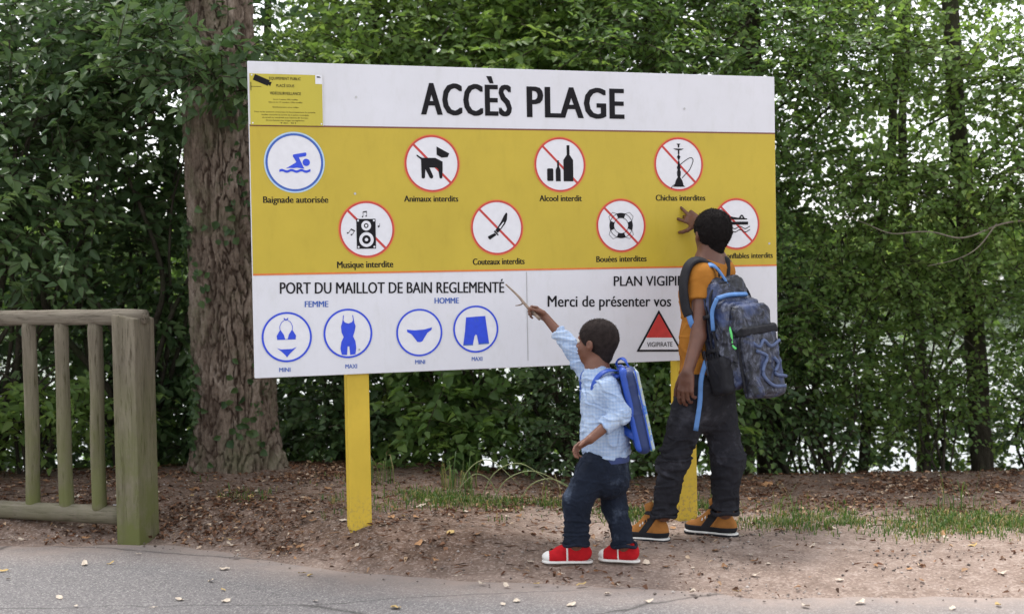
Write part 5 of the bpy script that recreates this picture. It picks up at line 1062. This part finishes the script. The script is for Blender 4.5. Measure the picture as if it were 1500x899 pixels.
# jeans
S_ = Solid(lo, hi, .004)
S_.cone(np.array(pelK) + [0, 0, .004], np.array(pelK) + [0, 0, -.06], .086, .092, .03, squash=(lk, 1.15), flat_a=True); S_.ell(np.array(pelK) + [0, 0, -.095], [.075, .085, .06], Bk, .04)
S_.cone(hL, kL, .074, .057, .03); S_.cone(kL, aL, .057, .050, .03, flat_b=True); S_.cone(hR, kR, .066, .049, .022); S_.cone(kR, aR, .049, .046, .03, flat_b=True)
V, F = S_.mesh(); V = folds(V, F, .0085, (8, 8, 15), 8, mask=lambda v: .45 + .55 * sstep(.25, .08, v[:, 2])); V = folds(V, F, .0025, (22, 22, 35), 19); solid_obj('jeans', (V, F), M['jeans_b'], kid)
for q0 in (aL, aR): tube_obj('jeans_cuff', [np.array(q0) + np.array([math.cos(t), math.sin(t), 0]) * .051 + [0, 0, .002 + .005 * math.sin(3 * t)] for t in np.linspace(0, 2 * np.pi, 15)], .007, M['jeans_b'], kid)
shoe(kid, (0.3179, 5.6343, 0.0238), (0.1054, 5.6306, 0.0285), .074, 'kid'); shoe(kid, (0.5132, 5.6319, 0.0208), (0.3431, 5.6716, 0.0268), .074, 'kid')
# stick
st = empty('stick', tuple(stick_b), label='short bare stick held up in the small boy\'s raised hand', cat='stick')
M['stick'] = simple('stick_wood', (.24, .18, .14), .9, .3, 60)
tube_obj('shaft', [stick_a, stick_a * .6 + stick_b * .4 + [0, 0, .004], stick_a * .3 + stick_b * .7 - [0, 0, .002], stick_b + (stick_b - stick_a) * .1], [.0035, .0055, .0068, .0072], M['stick'], st)
tube_obj('side_twig', [stick_a * .42 + stick_b * .58, np.array((0.0356, 5.9100, 1.0931)), np.array((0.0149, 5.9200, 1.0903))], [.004, .003, .002], M['stick'], st)
# small backpack
kb = empty('backpack', (0.5229, 5.6000, 0.4797), label='slim bright blue child\'s backpack worn by the small boy', cat='backpack')
bk2 = unit((1.0, -.02, 0)); u2 = unit(np.array([.20, 0, 1]) * np.array([-1, 1, 1])); l2 = unit(np.cross(u2, bk2)); b2 = np.cross(l2, u2); B2 = np.array([b2, l2, u2]); c2 = np.array((0.5005, 5.6000, 0.6660))
q2 = lambda a, l, u: c2 + b2 * a + l2 * l + u2 * u
S_ = Solid(c2 - .3, c2 + .3, .0042); S_.rbox(c2, (.034, .108, .176), B2, .032, .02, taper=1.0); V, F = S_.mesh(); V = folds(V, F, .003, (12, 12, 10), 31); kmain = solid_obj('main_compartment', (V, F), M['pack_navy'], kb)
S_ = Solid(c2 - .3, c2 + .3, .0036); S_.rbox(q2(.027, 0, -.005), (.012, .104, .168), B2, .012, .01); solid_obj('printed_front', S_.mesh(), M['pack_print'], kb)
for s_ in (-1, 1): tube_obj('piping', [q2(.022, s_ * .108, -.165), q2(.024, s_ * .112, 0), q2(.024, s_ * .108, .165)], .0035, M['pack_blue'], kmain)
S_ = Solid(c2 - .3, c2 + .3, .0042); S_.rbox(q2(-.022, 0, .01), (.016, .107, .175), B2, .018, .01); solid_obj('back_padding', S_.mesh(), M['pack_blue'], kb)
ribbon('grab_handle', [q2(-.03, .03, .165), q2(-.035, .025, .20), q2(-.015, 0, .215), q2(.0, -.025, .20), q2(.01, -.03, .165)], [-b2, u2 - b2, u2, u2 + b2, b2], .028, .006, M['pack_blue'], kb)
k1 = [q2(-.04, .06, .165), (0.4217, 5.5650, 0.8276), (0.3831, 5.5300, 0.8309), (0.3489, 5.5200, 0.8128), (0.3268, 5.5300, 0.7764), (0.3216, 5.5500, 0.7246), (0.3348, 5.6000, 0.6634)]
ribbon('shoulder_strap', k1, [u2, (0, -.3, 1), (-.1, -.5, 1), (-.5, -.7, .5), (-.6, -.8, 0), (-.5, -.8, 0), lk], .021, .005, M['pack_blue'], kb)
k2 = [q2(-.04, -.06, .15), np.array(sRK) + [.015, 0, .052] + lk * .028, np.array(sRK) + [0, 0, .040] + fk * .03 + lk * .022, np.array(sRK) + [0, 0, -.03] + fk * .035 + lk * .02, np.array(sRK) + [0, 0, -.10] + fk * .02, q2(-.03, -.09, -.10)]
ribbon('shoulder_strap', k2, [u2, (0, 0, 1), unit(fk + [0, .6, .8]), unit(fk - lk), unit(-lk + fk * .3), -lk], .030, .009, M['pack_blue'], kb)

# ------------------------------------------------------------------ fallen leaves, litter, grass
rg = np.random.default_rng(77)
def litter_arrays(n, xr, yr, size, flat=.25, dens=None):
    x = rg.uniform(*xr, n); y = rg.uniform(*yr, n)
    if dens is not None: k = rg.random(n) < dens(x, y); x, y = x[k], y[k]
    n = len(x); z = gz(x, y) + .007 * n2(x, y, 4) * sstep(0, .25, y - edge_y(x)) + .006; a_ = rg.uniform(0, 2 * np.pi, n); D = np.stack([np.cos(a_), np.sin(a_), rg.normal(0, flat, n)], -1)
    N = nrm(np.stack([rg.normal(0, flat, n), rg.normal(0, flat, n), np.ones(n)], -1)); s = rg.uniform(*size, n)
    return leaf_arrays(np.stack([x, y, z], -1), nrm(D), N, s, s * rg.uniform(.3, .75, n), curl=.3, fold=.3)
M['litter'] = leaf_mat('dry_litter', [(0, (.050, .026, .016)), (.45, (.15, .072, .040)), (.75, (.28, .15, .085)), (.90, (.42, .28, .17)), (1, (.58, .46, .35))], .1, .8)
E_ = lambda x, y: y - edge_y(x)
V, F = litter_arrays(120000, (-4.5, 4.8), (5.0, 8.7), (.008, .034), .4, lambda x, y: np.where(E_(x, y) < 0, 0, np.where(x < -.1 + .4 * n2(x, y, 1.5, 8), .35 + .65 * sstep(.0, .15, E_(x, y)), .08 + .95 * sstep(1.25, 1.9, E_(x, y)))) * np.clip(.30 + 1.5 * n2(x, y, 2.2) + .8 * n2(x, y, 7, 4), .08, 1))
tag(link_mesh('leaf_litter', np_mesh('leaf_litter', V, F, np.tile(rg.random(len(V) // 6) ** 1.3, 2)), M['litter']), 'brown dry leaf litter covering the earth under trees', 'leaf litter', kind='stuff')
# fine broken twigs and needles among the litter
n_ = 5000; x = rg.uniform(-3.5, 3.8, n_); y = rg.uniform(5.4, 8.2, n_); k = (E_(x, y) > .03) & (rg.random(n_) < np.where(x < .2, .9, np.where(E_(x, y) > 1.2, .8, .15))); x, y = x[k], y[k]; n_ = len(x); a_ = rg.uniform(0, np.pi, n_); L = rg.uniform(.02, .09, n_)[:, None]
P = np.stack([x, y, gz(x, y) + .008 + .007 * n2(x, y, 4)], -1); D = np.stack([np.cos(a_), np.sin(a_), rg.normal(0, .12, n_)], -1); V, F = leaf_arrays(P, D, np.tile([[0, 0, 1.]], (n_, 1)), L[:, 0], rg.uniform(.0018, .0045, n_), curl=.1, fold=.5)
tag(link_mesh('twig_litter', np_mesh('twig_litter', V, F, np.tile(rg.random(n_), 2)), M['litter']), 'fine broken twigs scattered among the brown leaf litter', 'twigs', kind='stuff')
# small stones and grit on the trodden verge
n_ = 9000; x = rg.uniform(-4, 4, n_); y = rg.uniform(4.7, 7.3, n_); k = (E_(x, y) > -.12) & (rg.random(n_) < .25 + .75 * (n2(x, y, 3, 5) > 0)); x, y = x[k], y[k]; n_ = len(x); s = rg.uniform(.002, .0075, n_) * rg.uniform(.5, 1.3, n_)
c = np.stack([x, y, gz(x, y) + .007 * n2(x, y, 4) * sstep(0, .25, E_(x, y)) + s * .3 + .002], -1)
oc = np.array([[1, 0, 0], [0, 1, 0], [-1, 0, 0], [0, -1, 0], [0, 0, .7], [0, 0, -.6]]); V = (c[:, None] + (oc[None] * rg.uniform(.7, 1.3, (n_, 6, 1))) * s[:, None, None]).reshape(-1, 3)
F = (np.arange(n_) * 6)[:, None, None] + np.array([[0, 1, 4], [1, 2, 4], [2, 3, 4], [3, 0, 4], [1, 0, 5], [2, 1, 5], [3, 2, 5], [0, 3, 5]]); F = F.reshape(-1, 3)
M['grit'] = leaf_mat('grit', [(0, (.09, .07, .06)), (.6, (.22, .18, .16)), (1, (.48, .43, .40))], 0.0, .85)
tag(link_mesh('grit', np_mesh('grit', V, F, np.repeat(rg.random(n_) ** 1.5, 8)), M['grit']), 'small stones and grit scattered on trodden earth verge', 'grit', kind='stuff')
# grass
def grass(name, lab, n, dens, hr, xr, yr):
    x = rg.uniform(*xr, n); y = rg.uniform(*yr, n); k = rg.random(n) < dens(x, y); x, y = x[k], y[k]; n = len(x); h = rg.uniform(*hr, n) * rg.uniform(.5, 1.1, n); a_ = rg.uniform(0, 2 * np.pi, n)
    P = np.stack([x, y, gz(x, y) - .005], -1); d = np.stack([np.cos(a_), np.sin(a_), 0 * a_], -1); sd = np.stack([-d[:, 1], d[:, 0], 0 * a_], -1) * .0022 * rg.uniform(.6, 1.5, (n, 1)); b_ = rg.uniform(.15, .9, (n, 1)); up = np.array([0, 0, 1]); hh = h[:, None]
    p1 = P + up * hh * .5 + d * hh * .12 * b_; p2 = P + up * hh * .85 + d * hh * .4 * b_; p3 = P + up * hh * (1 - .3 * b_) + d * hh * .8 * b_
    V = np.stack([P - sd, P + sd, p1 + sd, p1 - sd, p2 + sd * .7, p2 - sd * .7, p3, p3], 1).reshape(-1, 3); i = (np.arange(n) * 8)[:, None]
    F = np.concatenate([i + np.array([[0, 1, 2, 3]]), i + np.array([[3, 2, 4, 5]]), i + np.array([[5, 4, 6, 7]])]); t_ = rg.random(n)
    return tag(link_mesh(name, np_mesh(name, V, F, np.tile(t_, 3)), M['grass']), lab, 'grass', kind='stuff')
M['grass'] = leaf_mat('grass_blade', [(0, (.045, .095, .022)), (.5, (.075, .145, .032)), (.7, (.12, .17, .05)), (1, (.34, .28, .13))], .35)
bandy = lambda x: np.interp(x, [-1.2, -.4, .3, 1.0, 1.4, 3.0], [7.35, 6.75, 6.75, 6.75, 6.45, 6.25])
grass('grass_strip', 'short green grass strip along the foot of the hedge', 150000, lambda x, y: np.exp(-((y - bandy(x)) / np.where(x > .9, .26, .17)) ** 2) * np.clip(.25 + 1.3 * n2(x, y, 3.2, 9) + .5 * n2(x, y, 11, 2), .03, 1) * sstep(-1.3, -.5, x), (.012, .048), (-1.2, 4.0), (5.9, 7.4))
grass('grass_tufts', 'tall grass tufts at the foot of the hedge', 9000, lambda x, y: ((n2(x, y, 4.5, 3) > .42) & (np.abs(y - bandy(x) - .18) < .2)) * .9, (.08, .24), (-1.3, 3.6), (6.3, 7.6))
grass('sparse_grass', 'sparse green grass tufts on leaf strewn earth left', 5000, lambda x, y: (n2(x, y, 5, 12) > .50) * .8, (.02, .06), (-1.9, .2), (6.1, 7.2))
# arching blades
ab = empty('arching_grass', (-.1, 6.85, .08), label='tall arching dry grass blades under the middle of the board', cat='grass tuft')
for k, (x0, x1, hh) in enumerate(((-.18, .20, .20), (-.12, .28, .16), (-.30, .02, .22), (.02, .32, .12), (.42, .33, .22), (.45, .56, .20), (-.08, -.30, .15))):
    tube_obj('blade', [(x0, 6.82, .08), (x0 + (x1 - x0) * .2, 6.80, .08 + hh * .75), (x0 + (x1 - x0) * .55, 6.78, .08 + hh), (x1, 6.76, .08 + hh * .45)], [.0032, .003, .0026, .001], M['grass_dry'] if 'grass_dry' in M else M.setdefault('grass_dry', simple('dry_grass', (.22, .25, .11), .7, .2)), ab, 5, 6)
# individual fallen leaves
LC = {'pale': ((.55, .46, .37), 'pale cream'), 'yellow': ((.46, .32, .12), 'dull yellow'), 'brown': ((.24, .12, .05), 'brown'), 'orange': ((.38, .20, .09), 'rusty orange')}
protos = []
for k in range(6):
    bm = bmesh.new(); L = 1.0; w = (.30, .24, .36, .28, .40, .22)[k]; cu = (.15, .28, .08, .35, .2, .3)[k]; n = 6; rows = []
    for i_ in range(n + 1):
        t = i_ / n; ww = w * math.sin(math.pi * min(1, t * .9 + .06)) ** .8 * (1 + .15 * math.sin(i_ * 2.3 + k)); zc = cu * (t - .5) ** 2 * 1.2 + .05 * math.sin(t * 5 + k)
        rows.append([bm.verts.new((t - .5, -ww, zc + .12 * cu + .05 * math.sin(i_ * 1.7))), bm.verts.new((t - .5, 0, zc)), bm.verts.new((t - .5, ww, zc + .15 * cu + .04 * math.cos(i_ * 2.1)))])
    for i_ in range(n):
        for j_ in range(2): bm.faces.new((rows[i_][j_], rows[i_ + 1][j_], rows[i_ + 1][j_ + 1], rows[i_][j_ + 1]))
    st_ = [bm.verts.new((-.5, 0, .03)), bm.verts.new((-.72, .02, .06)), bm.verts.new((-.72, .05, .06)), bm.verts.new((-.5, .03, .03))]; bm.faces.new(st_)
    me = bpy.data.meshes.new('fallen_leaf'); bm.to_mesh(me); bm.free(); me.polygons.foreach_set('use_smooth', np.ones(len(me.polygons), bool)); protos.append(me)
lmats = {k: simple(k + '_fallen_leaf', v[0], .75, .25, 3, .3, 8, .05) for k, v in LC.items()}
meshes = {}
for ck in LC:
    for i_, me in enumerate(protos): mm_ = me.copy(); mm_.materials.append(lmats[ck]); meshes[ck, i_] = mm_
def fallen(x, y, ck, size, where, rz=None, lift=.004):
    o = bpy.data.objects.new('fallen_leaf', meshes[ck, int(rg.integers(6))]); COL.objects.link(o); z = float(gz(x, y)) + (.007 * float(n2(np.array([x]), np.array([y]), 4)[0]) if y > edge_y(x) + .2 else .004) + lift + size * .04
    o.location = (x, y, z); o.rotation_euler = (rg.normal(0, .18), rg.normal(0, .18), rg.uniform(0, 6.28) if rz is None else rz); o.scale = (size, size, size)
    adj = LC[ck][1]
    return tag(o, adj + ' dry fallen leaf lying ' + where, 'fallen leaf', 'fallen leaves ' + where)
ROADL = [(-1.7772, 5.2674, 0.0000), (-1.6641, 5.1205, 0.0000), (-1.2404, 5.5020, 0.0000), (-1.1571, 5.3435, 0.0000), (-1.1088, 5.1639, 0.0000), (-1.2324, 5.9706, 0.0002), (-0.8859, 5.6092, 0.0000), (-0.8507, 5.5814, 0.0000), (-0.7647, 5.1385, 0.0000), (-1.2322, 5.7268, 0.0000), (-1.8680, 5.8719, 0.0001), (-1.7570, 5.8762, 0.0001), (-1.6877, 6.0659, 0.0004), (-1.3618, 5.0780, 0.0000), (-1.2941, 5.1990, 0.0000), (-2.1825, 5.7650, 0.0000), (-2.1008, 5.6063, 0.0000), (-0.1389, 5.3804, 0.0000), (-0.0413, 5.3264, 0.0000), (0.0771, 5.3519, 0.0000), (-0.0021, 5.0823, 0.0000), (-0.0529, 5.0342, 0.0000), (0.1992, 5.0056, 0.0000), (0.2535, 5.3266, 0.0000), (0.3446, 5.1739, 0.0000), (0.4018, 5.3036, 0.0000), (0.4870, 5.0358, 0.0000), (0.8385, 5.1689, 0.0001), (1.0458, 4.9238, 0.0000), (1.2557, 4.9690, 0.0000), (1.5573, 4.8572, 0.0000), (1.7341, 4.8937, 0.0000), (0.6697, 5.1712, 0.0000), (-0.2361, 5.5156, 0.0010), (-0.3419, 5.6243, 0.0124), (-0.4489, 5.0120, 0.0000)]
for k, p_ in enumerate(ROADL): fallen(p_[0], p_[1], ('pale', 'pale', 'pale', 'yellow')[k % 4] if k != 6 else 'yellow', rg.uniform(.026, .050), 'on the grey asphalt')
for p_, ck in [((*(-0.2853, 5.9166, 0.1052), 0), 'yellow'), ((*(-0.4199, 5.8317, 0.0741), 0), 'orange'), ((*(-0.3394, 5.6873, 0.0300), 0), 'orange'), ((*(-0.1277, 5.6991, 0.0467), 0), 'orange'), ((*(-0.4492, 6.4698, 0.1280), 0), 'pale'), ((*(0.0146, 6.4612, 0.0755), 0), 'brown'), ((*(1.2259, 6.2699, 0.0250), 0), 'brown'), ((*(1.8331, 6.2454, 0.0250), 0), 'orange'), ((*(1.8180, 6.0701, 0.0250), 0), 'brown'),
               ((*(1.7256, 6.1100, 0.0250), 0), 'pale'), ((*(1.2812, 5.8776, 0.0250), 0), 'pale'), ((*(1.9555, 5.8178, 0.0250), 0), 'yellow'), ((*(0.9899, 5.7333, 0.0250), 0), 'pale'), ((*(-0.5941, 6.0424, 0.1230), 0), 'pale'), ((*(-0.9332, 6.0666, 0.0571), 0), 'pale')]:
    fallen(p_[0], p_[1], ck, rg.uniform(.03, .05), 'on the trodden earth verge')
for k in range(70):
    x = rg.uniform(-1.0, 3.2); y = edge_y(x) + rg.uniform(.08, 1.3); fallen(x, y, ('pale', 'brown', 'pale', 'orange')[int(rg.integers(4))], rg.uniform(.022, .045), 'on the trodden earth verge')
for k in range(110):
    x = rg.uniform(-3.4, -.4); y = edge_y(x) + rg.uniform(.04, 1.4) * rg.random() ** .5; fallen(x, y, ('pale', 'brown', 'orange', 'yellow', 'pale')[int(rg.integers(5))], rg.uniform(.022, .050), 'on the leaf strewn earth round the barrier and trunk')
for k in range(55):
    x = rg.uniform(1.2, 4.0); y = rg.uniform(6.6, 7.8); fallen(x, y, ('brown', 'orange', 'pale')[int(rg.integers(3))], rg.uniform(.03, .07), 'on the bank under the right trees')
